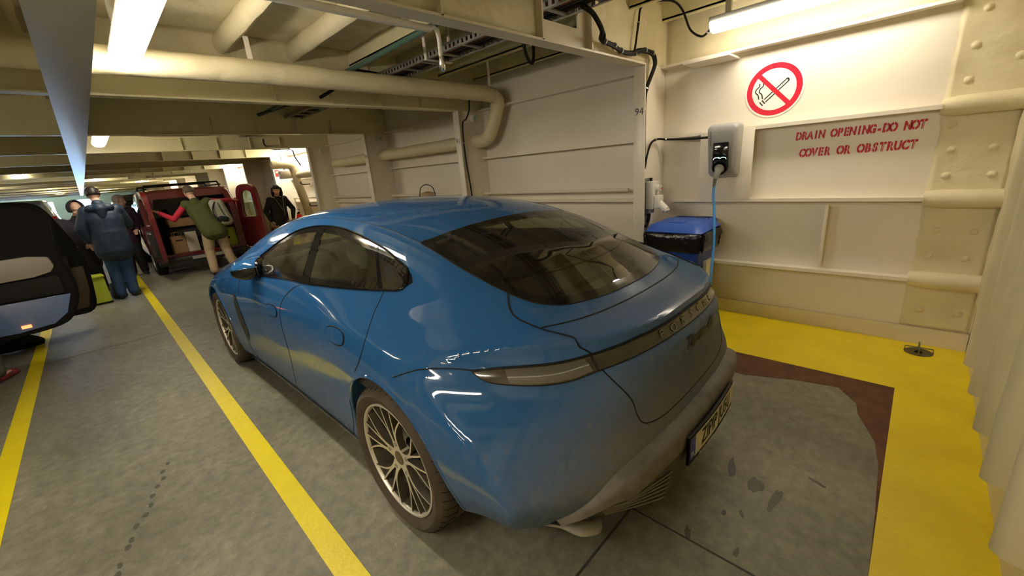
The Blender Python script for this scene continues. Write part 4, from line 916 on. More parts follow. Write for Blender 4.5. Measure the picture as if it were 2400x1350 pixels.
def rear_text(name, s, size, us, z0, m, off, shear=0., sx=1., dz=0., bold=0., thick=.002):
    me = text_mesh(s, size, 0, shear, bold)
    bm = bmesh.new(); bm.from_mesh(me); bmesh.ops.triangulate(bm, faces=bm.faces)
    for v in bm.verts: v.co.x *= sx
    P = rear_p([(us + v.co.x, z0 + v.co.y + dz * v.co.x) for v in bm.verts], off)
    for v, p in zip(bm.verts, P): v.co = Vector(p)
    bm.to_mesh(me); bm.free(); return link(name, me, m, CAR, smooth=False)
lt = mat('grey_light_letters', (.16, .15, .12), .3)
FEAT[0] = 1.0
for i, ch in enumerate('PORSCHE'): rear_text('band_letter', ch, .048, -.255 + i * .085, .901 + (.0035 if abs(i - 3) < 2 else 0), lt, .0080, sx=1.25)
rear_text('model_script', 'Taycan 4S', .068, .022, .818, mat('dark_script', (.015, .015, .015), .5, spec=.3), .004, shear=.35, sx=1.08, bold=.0028)
# --- lower bumper: dusty grey shelf, grille slats and under-tray
val = mat('dusty_grey_valance', (.17, .155, .13), .62, noise=.35, nscale=14, ncol=(.10, .09, .075)); vald = mat('dusty_dark_plastic', (.075, .066, .05), .7, noise=.3, nscale=20)
us = np.linspace(-.78, .78, 79)
zt_ = np.interp(np.abs(us), [0, .40, .555, .668, .76, .80, .86], [.548, .545, .525, .490, .37, .31, .29])
zt_ = np.convolve(np.r_[[zt_[0]] * 3, zt_, [zt_[-1]] * 3], np.ones(7) / 7, 'valid')
S0 = rear_p(np.c_[us, np.full(len(us), .42)])[:, 1]
St = rear_p(np.c_[us, np.maximum(zt_, .285)])[:, 1]
fade = np.clip((.80 - np.abs(us)) / .22, .12, 1)
prof = [(0., .010, 0.), (.004, -.022, 0), (.012, -.043, 0), (.028, -.052, 0), (.06, -.056, .2), (.10, -.050, .4)]
rows = []
for dz, ds, w_ in prof: rows.append([(u, (St[i] * (1 - w_) + S0[i] * w_) + ds * fade[i], max(zt_[i] - dz * fade[i], .205)) for i, u in enumerate(us)])
MB().grid(rows).build('bumper_shelf', val, CAR, ang=60)
rows = [rows[-1]]
for t in np.linspace(.15, 1, 8):
    row = []
    for i, u in enumerate(us):
        zb = .235 + .02 * (1 - fade[i]); z = rows[0][i][2] * (1 - t) + zb * t
        row.append((u, rows[0][i][1] + t * (.045 * fade[i] + .5 * max(0, abs(u) - .35)), min(z, rows[0][i][2])))
    rows.append(row)
rows.append([(u, rows[-1][i][1] + .12 * fade[i], .225) for i, u in enumerate(us)])
MB().grid(rows).build('rear_diffuser', vald, CAR, ang=50)
for k in range(6):
    z = .385 - .027 * k
    for sg in (-1, 1):
        P_ = []
        for u in np.linspace(.34, .66 - .02 * k, 14):
            i = np.interp(u, us, np.arange(len(us))); s0 = np.interp(u, us, [r[1] for r in rows[0]]); zz0 = np.interp(u, us, [r[2] for r in rows[0]])
            z_ = min(z, zz0 - .01 - .024 * k); t = (zz0 - z_) / max(zz0 - .235, .01); P_.append((sg * u, s0 + t * (.045 + .5 * max(0, u - .35)) - .004, z_))
        MB().tube([(x, y - .001, z) for x, y, z in P_], .0042, 6).build('grille_slat', mat('dusty_slat', (.15, .135, .105), .6), CAR)
for sg in (-1, 1):
    q = [(sg * .885, -.38, .262), (sg * .84, -.475, .258), (sg * .77, -.60, .255), (sg * .70, -.705, .25), (sg * .66, -.765, .235), (sg * .60, -.79, .21), (sg * .55, -.78, .20)]
    MB().tube(catmull(q, 6), [.006, .007, .009, .014, .025, .022, .008], 10, ell=(1.4, .7)).build('diffuser_tip', mat('dusty_light_grey', (.32, .30, .25), .6, noise=.2), CAR)
# --- number plate
PLT = []
def plate_pt(a, b, off): # a right, b up on a gently curved plate face
    return (a, -1.020 - off + .16 * a * a, .440 + b)
mb = MB(); rows = [[plate_pt(a, -.062, .004), plate_pt(a, .062, .004), plate_pt(a, .062, -.006), plate_pt(a, -.062, -.006), plate_pt(a, -.062, .004)] for a in np.linspace(-.268, .268, 25)]
hold = mb.grid(rows).build('plate_holder', 'black', CAR)
mb = MB(); mb.grid([[plate_pt(a, -.043, .0055), plate_pt(a, .055, .0055)] for a in np.linspace(-.26, .26, 25)]).build('number_plate', mat('plate_white', (.62, .58, .42), .4, noise=.15), hold)
MB().grid([[plate_pt(a, -.043, .006), plate_pt(a, .055, .006)] for a in np.linspace(-.26, -.216, 4)]).build('country_band', mat('plate_blue', (.01, .03, .30), .4), hold)
def plate_text(s, size, a0, b0, m, sx=1., bold=0.):
    me = text_mesh(s, size, 0, 0, bold); bm = bmesh.new(); bm.from_mesh(me); bmesh.ops.triangulate(bm, faces=bm.faces)
    for v in bm.verts: v.co = Vector(plate_pt(a0 + v.co.x * sx, b0 + v.co.y, .0068))
    bm.to_mesh(me); bm.free(); return link('plate_lettering', me, m, hold, smooth=False)
plate_text('ZIPIP JU5U', .098, .022, .006, 'black', .80, .0008); plate_text('PL', .030, -.238, -.022, mat('plate_text_white', (.8, .8, .75), .5))
plate_text('.  .  .', .03, -.238, .036, mat('plate_stars', (.7, .55, .05), .5)); plate_text('Porsche Centrum', .017, -.10, -.053, M['white_plastic'], 1.3)
# --- mirrors
for sg in (-1, 1):
    def sq(t, k=.8): return (math.copysign(abs(cos(t)) ** k, cos(t)), math.copysign(abs(sin(t)) ** k, sin(t)))
    rows = []
    for (ds, k_) in ((-.055, .93), (-.05, 1.0), (-.02, 1.03), (.03, .98), (.07, .82), (.10, .58), (.115, .25)):   # from the mirror face forward
        rows.append([(sg * (.985 + .118 * k_ * sq(t)[0] + ds * .10), 1.74 + ds + .10 * (sq(t)[0] * k_) * .12, 1.035 + .068 * k_ * sq(t)[1]) for t in np.linspace(0, 2 * pi, 33)[:-1]])
    cap = MB().grid(rows, wrap=True); cap.f.append(tuple(range(32))); cap.f.append(tuple(range(6 * 32, 7 * 32)))
    mh = cap.build('door_mirror', BLUE, CAR)
    lo2 = []
    for r_ in rows: lo2.append([(sg * .985 + (x - sg * .985) * 1.05, y + .002, (z - 1.035) * 1.06 + 1.035) for (x, y, z) in r_[15:32] + r_[0:2]] )
    MB().grid(lo2).build('mirror_lower_shell', 'black_gloss', mh)
    rim = [[(sg * .985 + (x - sg * .985) * q, y - dy, 1.035 + (z - 1.035) * q) for (x, y, z) in rows[0]] for q, dy in ((1.04, -.012), (1.05, .004), (.92, .008), (.90, .002))]
    MB().grid(rim, wrap=True).build('mirror_rim', 'black_gloss', mh)
    g_ = MB().grid([[(sg * .985 + (x - sg * .985) * q, y - .003, 1.035 + (z - 1.035) * q) for (x, y, z) in rows[0]] for q in (.92, .5, .02)], wrap=True); g_.build('mirror_glass', 'chrome', mh)
    piv = Matrix.Translation((sg * .905, 1.77, 0)); fold = piv @ Matrix.Rotation(radians(-sg * 66), 4, 'Z') @ piv.inverted()     # mirrors are folded in
    for o_ in [mh] + [q for q in bpy.data.objects if q.parent == mh]: o_.data.transform(fold)
    MB().tube([(sg * .85, 1.80, .965), (sg * .895, 1.78, .972), (sg * .925, 1.74, .985)], [.035, .024, .03], 10).build('mirror_arm', 'black', mh)
# --- wheels
rubber = mat('dusty_tyre', (.070, .052, .036), .8, noise=.3, nscale=10); groove = mat('tyre_groove', (.012, .010, .008), .9); alu = mat('machined_alloy', (.74, .70, .62), .34, metal=.55, noise=.15, nscale=20); dark_alloy = mat('dusty_dark_alloy', (.085, .07, .048), .55, noise=.35, nscale=12)
def make_wheel(w):
    t = bpy.data.objects.new('wheel', None); COL.objects.link(t); t.parent = CAR
    hw = w / 2
    prof = [(-hw + .03, .262), (-hw + .006, .285), (-hw, .310), (-hw + .012, .332), (-hw + .035, .345), (-hw + .07, .3485)]
    for gx in (-.055, -.018, .018, .055): prof += [(gx - .006, .3495), (gx - .005, .342), (gx + .005, .342), (gx + .006, .3495)]
    prof += [(hw - .07, .3485), (hw - .035, .345), (hw - .012, .332), (hw, .310), (hw - .006, .285), (hw - .03, .262)]
    MX = Matrix(((0, 0, 1, 0), (1, 0, 0, 0), (0, 1, 0, 0), (0, 0, 0, 1)))
    ty = MB().lathe([(r, x) for x, r in prof], 96, MX).build('tyre', rubber, t)
    mb = MB()
    for k in range(48):                                       # sipes over both shoulders
        a = 2 * pi * k / 48
        for sg in (-1, 1):
            pts = []
            for j, (x, r) in enumerate(((hw - .085, .3490), (hw - .06, .3486), (hw - .035, .3455), (hw - .016, .3365))): 
                aa = a + j * .02 * sg; pts.append((sg * x, r * cos(aa), r * sin(aa)))
            mb.tube(pts, .0018, 4, cap=False)
    mb.build('tyre_tread', groove, ty, smooth=False)
    # rim: outer face at -x
    x0 = -hw + .018
    rim = MB().lathe([(.268, x0 + .004), (.267, x0 - .002), (.260, x0 - .003), (.255, x0 + .002), (.252, x0 + .012)], 96, MX).build('rim_lip', alu, t)
    MB().lathe([(.253, x0 + .01), (.245, x0 + .05), (.238, x0 + .12), (.240, hw - .02), (.262, hw - .01)], 64, MX).build('rim_barrel', dark_alloy, t)
    face = MB(); side = MB()
    def P(r, a, dx=0): # dish: hub sits a little inboard
        return (x0 + .004 + .022 * (1 - min(r / .25, 1)) ** 1.3 + dx, r * cos(a), r * sin(a))
    def spoke(pts, w0, w1):
        C_ = catmull([(r * cos(a), r * sin(a), 0) for r, a in pts], 5); n_ = len(C_)
        L_ = []; R_ = []
        for i, p in enumerate(C_):
            d = (C_[min(i + 1, n_ - 1)] - C_[max(i - 1, 0)]).normalized(); nn = Vector((-d.y, d.x, 0)); w_ = w0 + (w1 - w0) * i / (n_ - 1)
            L_.append(p + nn * w_ / 2); R_.append(p - nn * w_ / 2)
        def q(p, dx): r = math.hypot(p.x, p.y); return (x0 + .002 + .024 * (1 - min(r / .25, 1)) ** 1.3 + dx, p.x, p.y)
        face.grid([[q(a, 0) for a in L_], [q(a, 0) for a in R_]])
        side.grid([[q(a, .0008) for a in L_], [q(a, .034) for a in L_], [q(a, .034) for a in R_], [q(a, .0008) for a in R_]])
    for k in range(5):
        a = radians(72 * k + 14); d = radians
        for sg in (-1, 1):
            spoke([(.034, a + sg * d(22)), (.055, a + sg * d(11)), (.085, a + sg * d(8.5)), (.125, a + sg * d(8.5)), (.18, a + sg * d(8.5)), (.254, a + sg * d(8.0))], .021, .0066)
            spoke([(.052, a + sg * d(24)), (.085, a + sg * d(12)), (.125, a + sg * d(11.5)), (.165, a + sg * d(16)), (.20, a + sg * d(20.5)), (.254, a + sg * d(26))], .013, .0066)
        spoke([(.034, a), (.088, a)], .030, .024)
    side.build('spoke_sides', dark_alloy, t); face.build('spoke_faces', alu, t, smooth=False)
    MB().lathe([(0, x0 + .016), (.028, x0 + .016), (.034, x0 + .019), (.034, x0 + .030)], 30, MX).build('hub_cap', mat('bronze_grey_cap', (.16, .13, .09), .4, metal=.5), t)
    MB().lathe([(.034, x0 + .020), (.052, x0 + .0195), (.056, x0 + .03), (.056, x0 + .06)], 40, MX).build('hub_face', alu, t)
    for k in range(5):
        a = radians(72 * k + 14); lb = MB().cyl((x0 + .014, .072 * cos(a), .072 * sin(a)), (x0 + .05, .072 * cos(a), .072 * sin(a)), .010, 10).build('wheel_bolt', 'steel', t)
    MB().lathe([(.06, x0 + .095), (.19, x0 + .095), (.19, x0 + .125), (.06, x0 + .125)], 60, MX, closed=True).build('brake_disc', 'steel', t)
    c = MB(); rows = []
    for aa in np.linspace(radians(150), radians(215), 12): rows.append([(x0 + xx, r * cos(aa), r * sin(aa)) for xx, r in ((.075, .12), (.075, .20), (.14, .20), (.14, .12), (.075, .12))])
    c.grid(rows).build('brake_caliper', mat('dark_caliper', (.02, .018, .016), .4), t)
    return t
wh = make_wheel(.285)
pos = [(-.975 + .1425, 0, .3495, 0), (.975 - .1425, 0, .3495, pi), (-.965 + .1425, 2.9, .3495, 0), (.965 - .1425, 2.9, .3495, pi)]
for i, (x, y, z, r) in enumerate(pos):
    w_ = wh if i == 0 else copy_tree(wh, CAR); w_.location = (x, y, z); w_.rotation_euler = (radians((0, 40, 25, 70)[i]), 0, r)
    if i == 2: w_.rotation_euler = (radians(25), 0, 0)
# underbody
MB().box((-.62, -.55, .165), (.62, 3.4, .3)).build('underbody', 'black', CAR, smooth=False)
# ---------------------------------------------------------------- red van with both rear doors open
def simple_wheel(parent, x, y, r=.31, w=.2, out=-1):
    t = bpy.data.objects.new('wheel', None); COL.objects.link(t); t.parent = parent; t.location = (x, y, r)
    MX = Matrix(((0, 0, 1, 0), (1, 0, 0, 0), (0, 1, 0, 0), (0, 0, 0, 1))); h = w / 2
    MB().lathe([(r * .62, -h + .01), (r * .85, -h), (r * .97, -h + .02), (r, -h + .05), (r, h - .05), (r * .97, h - .02), (r * .85, h), (r * .62, h - .01)], 36, MX, closed=True).build('tyre', 'black', t)
    mb = MB().lathe([(0, out * (h - .03)), (r * .15, out * (h - .025)), (r * .5, out * (h - .05)), (r * .60, out * (h - .008)), (r * .63, out * (h - .012))], 30, MX)
    mb.build('hub_cap', 'steel', t); return t
def rbox_sections(secs, n_=28):
    """loft of rounded trapezoid sections: (y, half bottom width, half belt width, half roof width, z0, z belt, z roof, corner radius)"""
    rows = []
    for (y, wb, wm, wt, z0, zm, z1, r) in secs:
        pts = [(wb * .9, z0), (wb, z0 + .08), (wm, zm * .6 + z0 * .4), (wm * .985, zm), (wt + .02, z1 - r), (wt - .02, z1 - r * .25), (wt - r, z1), (0, z1 + .015)]
        P_ = catmull([(a, b, 0) for a, b in pts], 4); L_ = [(p.x, y, p.y) for p in P_]; rows.append(L_ + [(-x, y_, z_) for (x, y_, z_) in L_[::-1][1:]])
    return rows
vred = mat('dark_red_van_paint', (.13, .008, .012), .3, coat=1.0); vdark = mat('dark_grey_bumper_plastic', (.035, .034, .033), .6, noise=.3); vint = mat('van_inside_trim', (.018, .016, .015), .8)
VAN = thing('family_van', 'dark red family van with open rear doors and roof bars, loaded with bags', 'van', (1.50, 10.38, 0))
secs = [(0, .76, .80, .66, .30, 1.0, 1.62, .12), (.06, .78, .82, .68, .28, 1.0, 1.65, .12), (1.2, .79, .83, .69, .26, .98, 1.68, .12), (2.2, .79, .83, .68, .26, .98, 1.66, .12), (2.75, .79, .82, .60, .26, .98, 1.50, .14), (3.25, .78, .80, .66, .27, .85, 1.08, .12), (3.75, .76, .77, .62, .28, .78, .92, .12), (4.05, .66, .66, .5, .32, .6, .75, .10)]
rows = rbox_sections(secs)
mb = MB().grid(rows); mb.f.append(tuple(range(7 * len(rows[0]), 8 * len(rows[0])))); mb.build('body', vred, VAN, ang=45)
# rear frame: ring between the outer skin and the load opening
o_ = rows[0]; cxz = [(x, z) for x, y, z in o_]
inn = [(max(-.62, min(.62, x * .84)), max(.42, min(1.50, z))) for x, z in cxz]
mb = MB().grid([[(x, -.002, z) for x, z in cxz], [(x * .98, -.03, z * .998) for x, z in cxz], [(a, -.03, b) for a, b in inn], [(a, .10, b) for a, b in inn], [(a * 1.1, .4, b) for a, b in inn]])
mb.box((-.70, -.06, .28), (.70, .02, .44)); mb.build('rear_frame', vred, VAN, ang=40)
MB().box((-.78, -.14, .24), (.78, .04, .36)).box((-.74, -.16, .30), (.74, -.1, .38)).build('rear_bumper', vdark, VAN, bevel=.02)
MB().box((-.26, -.168, .30), (.26, -.161, .36)).build('number_plate', mat('van_plate', (.35, .33, .28), .5), VAN, smooth=False)
MB().box((-.66, .0, .40), (.66, 2.6, .43)).box((-.70, .05, .42), (-.66, 2.6, 1.45)).box((.66, .05, .42), (.70, 2.6, 1.45)).box((-.66, 1.0, .43), (.66, 1.08, 1.12)).box((-.6, .03, 1.50), (.6, 2.4, 1.55)).build('load_bay', vint, VAN, smooth=False)
for u in (-.35, .35): MB().tube([(u, .98, 1.05), (u, .98, 1.28)], [.12, .10], 12, ell=(1, .5)).build('headrest', vint, VAN)
for sg in (-1, 1):
    MB().add([(sg * x, y, z) for x, y, z in [(.833, .15, 1.02), (.833, 1.05, 1.0), (.745, 1.05, 1.45), (.735, .22, 1.42)]], [(0, 1, 2, 3)]).add([(sg * x, y, z) for x, y, z in [(.836, 1.15, 1.0), (.836, 2.95, .98), (.75, 2.35, 1.42), (.745, 1.15, 1.45)]], [(0, 1, 2, 3)]).build('side_window', 'black_gloss', VAN, smooth=False)
    MB().box((sg * .77 - .03, -.012, .90), (sg * .77 + .03, .06, 1.40)).build('rear_lamp', mat('red_lamp', (.35, .01, .012), .2, coat=.5), VAN, bevel=.01)
    MB().tube([(sg * .60, .2, 1.70), (sg * .60, 2.3, 1.71)], .014, 8).build('roof_rail', 'black', VAN)
    simple_wheel(VAN, sg * .72, .62, .30, .19, sg); simple_wheel(VAN, sg * .72, 3.3, .30, .19, sg)
for y in (.45, 1.75):
    MB().tube(catmull([(-.62, y, 1.62), (-.62, y, 1.70), (-.60, y, 1.755), (-.5, y, 1.765), (.5, y, 1.765), (.60, y, 1.755), (.62, y, 1.70), (.62, y, 1.62)], 4), .016, 8).build('roof_bar', 'black', VAN)
MB().box((-.55, .05, 1.30), (-.05, .06, 1.34)).build('glass_reflection_strip', vdark, VAN, smooth=False) if False else None
def barn_door(hx, ang, sg, w=.70):
    t = bpy.data.objects.new('rear_door', None); COL.objects.link(t); t.parent = VAN; t.location = (hx, -.02, 0); t.rotation_euler = (0, 0, radians(ang))
    # local x runs from the hinge to the free edge, local y is thickness, inner face +y*sg
    out = catmull([(0, .40, 0), (w * .5, .38, 0), (w, .40, 0), (w + .01, .9, 0), (w, 1.35, 0), (w * .9, 1.60, 0), (w * .5, 1.66, 0), (.12, 1.58, 0), (.03, 1.25, 0), (-.02, .9, 0)], 4, True); out = [(p.x, p.y) for p in out]
    win = catmull([(.16, 1.02, 0), (w * .55, 1.0, 0), (w - .12, 1.02, 0), (w - .12, 1.3, 0), (w - .17, 1.50, 0), (w * .5, 1.53, 0), (.22, 1.48, 0), (.17, 1.25, 0)], 5, True); win = [(p.x, p.y) for p in win]
    mb = MB(); n_ = len(out)
    mb.grid([[(a, -.03, b) for a, b in win], [(a, -.035, b) for a, b in out], [(a, .035, b) for a, b in out], [(a, .03, b) for a, b in win], [(a, -.03, b) for a, b in win]], wrap=True) 
    mb.build('door_panel', vred, t)
    MB().prism(win, -.004, .004, 'y').build('door_window', glass_mat('pale_window_glass', (.75, .85, .78)), t, smooth=False)
    MB().box((.10, sg * .03, .46), (w - .08, sg * .055, .95)).build('inner_trim', vint, t, bevel=.01)
    MB().box((w * .4, sg * .05, .90), (w * .75, sg * .075, .93)).build('door_pull', 'grey_plastic', t)
    return t
barn_door(.775, -70, 1); barn_door(-.775, -86, -1)
# load
def boxy(name, lab, cat, x0, y0, z0, dx, dy, dz, m, rz=0, bev=.012, group=None):
    t = tag(MB().box((-dx / 2, -dy / 2, 0), (dx / 2, dy / 2, dz)).build(name, m, None, bevel=bev), lab, cat, group); t.location = (x0, y0, z0); t.rotation_euler = (0, 0, rz); return t
card = mat('brown_cardboard', (.34, .20, .095), .8, noise=.15); kraft = mat('kraft_paper', (.42, .26, .13), .8, noise=.1)
boxy('cardboard_box', 'wide brown cardboard box on top of the load in the red van', 'box', 1.38, 10.90, .93, .62, .4, .16, card, .05)
boxy('storage_crate', 'dark crate carrying the cardboard box in the red van', 'crate', 1.38, 10.98, .435, .7, .36, .49, vint)
def paper_bag(x, y, z, w, d, h, m, lab, rz=0, handles=True, nm='paper_bag'):
    t = thing(nm, lab, 'bag', (x, y, z), rz)
    rows = []
    for (q, k_) in ((0, 1), (.02, 1.0), (.5, .98), (1, .97)): rows.append([(a * k_, b * k_ * (1 - .15 * q), h * q) for a, b in rsq(w / 2, d / 2, .015, 2)])
    mb = MB().grid(rows, wrap=True); mb.f.append(tuple(range(12))[::-1]); mb.build('bag_body', m, t, ang=50)
    if handles:
        for s_ in (-1, 1): MB().tube(catmull([(-w * .22, s_ * d * .4, h * .97), (-w * .2, s_ * d * .4, h * 1.2), (w * .2, s_ * d * .4, h * 1.2), (w * .22, s_ * d * .4, h * .97)], 4), .006, 6).build('bag_handle', m, t)
    return t
pb = paper_bag(1.13, 10.56, .435, .24, .16, .33, kraft, 'brown paper carrier bag standing at the left of the van load', .15)
MB().box((-.06, -.083, .24), (.06, -.080, .255)).build('printed_line', 'black', pb, smooth=False)
paper_bag(1.36, 10.58, .435, .20, .16, .38, mat('white_bag', (.62, .58, .48), .7), 'white tall bag next to the brown paper bag in the van', -.1, False, 'white_bag')
lime = mat('lime_green_fabric', (.42, .50, .03), .7, noise=.1)
gb = paper_bag(1.975, 10.55, .435, .30, .2, .36, lime, 'lime green shopping bag at the right of the van load', 0, False, 'shopping_bag')
MB().box((-.02, -.104, .15), (.02, -.1, .19)).build('printed_mark', 'black', gb, smooth=False)
boxy('black_case', 'black case with three white ovals in the middle of the van load', 'case', 1.63, 10.62, .435, .30, .22, .16, vint)
for i in range(3):
    o = MB().ball((0, 0, 0), .022, sc=(1, .2, .8)).build('white_oval', 'white_plastic', bpy.data.objects['black_case']); o.location = (-.09 + i * .07, -.113, .03)
boxy('rolled_blanket', 'dark folded blanket on the van load', 'blanket', 1.89, 11.2, .435, .5, .3, .5, mat('brown_blanket', (.10, .05, .025), .9, bump=.5), .1, .06)
# ---------------------------------------------------------------- dark car at the far left with two doors open
LC = thing('dark_hatchback', 'dark blue car at the left edge with both side doors standing open', 'car', (-2.33, 4.3, 0))
dkb = mat('dark_navy_car_paint', (.015, .022, .04), .3, coat=1.)
secs = [(0, .78, .84, .60, .30, .9, 1.40, .14), (.1, .80, .86, .63, .27, .95, 1.52, .14), (1.0, .81, .87, .64, .25, .96, 1.58, .14), (2.2, .81, .87, .64, .25, .95, 1.58, .14), (3.0, .81, .87, .58, .25, .93, 1.42, .14), (3.6, .80, .85, .66, .26, .86, 1.06, .12), (4.1, .78, .82, .62, .28, .78, .92, .12), (4.4, .68, .68, .5, .32, .6, .75, .10)]
rows = rbox_sections(secs); mb = MB().grid(rows); L0 = len(rows[0]); mb.f.append(tuple(range(7 * L0, 8 * L0))); mb.f.append(tuple(range(L0))); mb.build('body', dkb, LC, ang=45)
for sg in (-1, 1):
    MB().add([(sg * x, y, z) for x, y, z in [(.875, .5, 1.0), (.872, 3.1, .97), (.70, 2.6, 1.42), (.69, .7, 1.44)]], [(0, 1, 2, 3)]).build('side_window', 'black_gloss', LC, smooth=False)
    simple_wheel(LC, sg * .77, .75, .31, .2, sg); simple_wheel(LC, sg * .77, 3.45, .31, .2, sg)
    MB().box((sg * .70 - .08, -.02, .85), (sg * .70 + .08, .05, 1.05)).build('rear_lamp', M['rust'] if False else ns_r, LC, bevel=.02)
cream = mat('cream_door_trim', (.50, .46, .40), .6); blu2 = mat('pale_blue_door_metal', (.20, .30, .62), .25, coat=1.0); brn = mat('brown_door_edge', (.10, .062, .03), .6)
def side_door(y, out, win, panel, dark, low, red, m_low, x_h=.87):
    t = bpy.data.objects.new('side_door', None); COL.objects.link(t); t.parent = LC; t.location = (2.33, y - 4.3, 0)   # local coordinates: world x, thickness y, z
    O = [(p.x, p.y) for p in catmull([(a, b, 0) for a, b in out], 4, True)]; W = [(p.x, p.y) for p in catmull([(a, b, 0) for a, b in win], 4, True)]
    def res(L_, n_=60):
        A = np.array(L_ + [L_[0]]); d = np.r_[0, np.cumsum(np.linalg.norm(np.diff(A, axis=0), axis=1))]; q = np.linspace(0, d[-1], n_ + 1)[:-1]; A = np.c_[np.interp(q, d, A[:, 0]), np.interp(q, d, A[:, 1])]
        c = np.array([(-.72, 1.2)]); k0 = np.argmin(np.abs(np.arctan2(A[:, 1] - 1.2, A[:, 0] + .72))); return np.roll(A, -k0, axis=0)
    O2 = res(O); W2 = res(W)
    mb = MB().grid([[(a, -.035, b) for a, b in W2], [(a, -.045, b) for a, b in O2], [(a, .045, b) for a, b in O2], [(a, .03, b) for a, b in W2], [(a, -.035, b) for a, b in W2]], wrap=True); mb.build('door_shell', dkb if not m_low else 'black', t, ang=50)
    MB().prism(W, -.004, .004, 'y').build('door_window', glass_mat('door_window_glass', (.22, .27, .24), ior=1.6), t, smooth=False)
    MB().tube([(a, -.05, b) for a, b in O + [O[0]]], .012, 6).build('rubber_seal', 'black', t)
    if panel: MB().prism(panel, -.085, -.04, 'y').build('padded_panel', cream, t, bevel=.018)
    if dark: MB().prism(dark, -.075, -.04, 'y').build('map_pocket', vint, t, bevel=.01)
    if low:
        MB().prism(low, -.055, -.035, 'y').build('painted_lower_edge', m_low, t, bevel=.01)
    if red: MB().box((red[0] - .035, -.062, red[1] - .016), (red[0] + .035, -.054, red[1] + .016)).build('warning_light', mat('red_door_light', (.6, .05, .02), .3, emit=(1, .16, .05), estr=2.5), t)
    return t
side_door(6.55, [(-1.25, 1.56), (-.85, 1.60), (-.50, 1.585), (-.34, 1.52), (-.29, 1.40), (-.31, 1.2), (-.315, 1.0), (-.285, .78), (-.30, .58), (-.38, .40), (-.50, .31), (-.80, .28), (-1.25, .30)],
          [(-1.18, 1.10), (-.9, 1.09), (-.48, 1.09), (-.40, 1.16), (-.40, 1.36), (-.47, 1.49), (-.8, 1.53), (-1.18, 1.50)],
          [(-1.2, .83), (-.55, .85), (-.42, .88), (-.38, .94), (-.40, 1.04), (-.55, 1.07), (-1.2, 1.06)], [(-1.2, .65), (-.38, .64), (-.38, .84), (-1.2, .82)],
          [(-1.2, .32), (-.80, .305), (-.54, .33), (-.42, .42), (-.345, .62), (-1.2, .63)], (-.74, .36), blu2)
side_door(7.42, [(-1.2, 1.60), (-.8, 1.62), (-.48, 1.60), (-.36, 1.53), (-.27, 1.3), (-.20, 1.05), (-.17, .85), (-.19, .5), (-.25, .25), (-.5, .22), (-1.2, .24)],
          [(-1.15, 1.12), (-.8, 1.12), (-.40, 1.10), (-.36, 1.2), (-.42, 1.45), (-.5, 1.54), (-.8, 1.55), (-1.15, 1.5)], None, [(-1.15, .5), (-.34, .5), (-.30, .95), (-1.15, .95)],
          [(-1.15, .26), (-.28, .28), (-.22, .5), (-.20, .80), (-.32, .80), (-.34, .46), (-1.15, .44)], None, brn)
tag(MB().tube(catmull([(-1.15, 7.15, .08), (-1.0, 7.1, .12), (-.85, 7.15, .10), (-.75, 7.2, .05)], 4), [.05, .09, .08, .04], 12).tube(catmull([(-1.0, 7.1, .14), (-.95, 7.1, .24), (-.88, 7.12, .24), (-.84, 7.14, .12)], 4), .008, 6).build('hold_bag', 'black'), 'black soft bag on the deck under the open car door', 'bag')
bpy.data.objects['hold_bag'].location.z = -.028
# green cool bag and grey bag by the man in the navy jacket
cb = paper_bag(-.20, 9.05, .003, .24, .26, .42, lime, 'lime green cool bag on the deck behind the navy jacketed man', .1, False, 'cool_bag')
MB().box((-.125, -.135, .42), (.125, .135, .455)).build('bag_lid', lime, cb, bevel=.012); MB().box((-.124, -.134, .003), (.124, .134, .035)).build('bag_base', 'black', cb, bevel=.008)
t = thing('rucksack', 'dark grey rucksack on the deck at the jeans wearing man\'s feet', 'bag', (.02, 9.25, .003))
MB().tube([(0, 0, 0), (0, 0, .05), (0, .0, .16), (0, 0, .25), (0, 0, .27)], [.09, .12, .12, .09, .03], 14, ell=(1, .75)).build('bag_body', mat('dark_grey_fabric', (.05, .055, .065), .8, bump=.4), t)
MB().tube(catmull([(-.03, -.07, .26), (-.02, -.07, .33), (.03, -.07, .33), (.04, -.07, .26)], 4), .006, 6).build('strap', 'white_plastic', t)
# pale car in the distance
FC = thing('silver_estate', 'pale silver blue car far down the left lane', 'car', (-1.35, 15.2, 0))
secs = [(0, .78, .84, .62, .30, .95, 1.62, .14), (.1, .80, .86, .66, .27, .98, 1.70, .14), (2.4, .81, .87, .66, .25, .96, 1.72, .14), (3.0, .81, .87, .58, .25, .93, 1.45, .14), (3.6, .80, .85, .66, .26, .86, 1.06, .12), (4.3, .70, .72, .5, .32, .7, .80, .10)]
rows = rbox_sections(secs); mb = MB().grid(rows); L0 = len(rows[0]); mb.f.append(tuple(range(L0))); mb.build('body', mat('silver_blue_paint', (.22, .30, .38), .3, coat=1.), FC, ang=45)
MB().box((-.62, -.02, 1.05), (.62, .01, 1.52)).build('rear_window', 'black_gloss', FC, bevel=.03)
for sg in (-1, 1):
    MB().box((sg * .76 - .06, -.02, .85), (sg * .76 + .06, .04, 1.3)).build('rear_lamp', ns_r, FC, bevel=.02); simple_wheel(FC, sg * .76, .8, .31, .2, sg); simple_wheel(FC, sg * .76, 3.4, .31, .2, sg)
MB().box((-.26, -.03, .62), (.26, -.015, .73)).build('number_plate', 'white_plastic', FC)
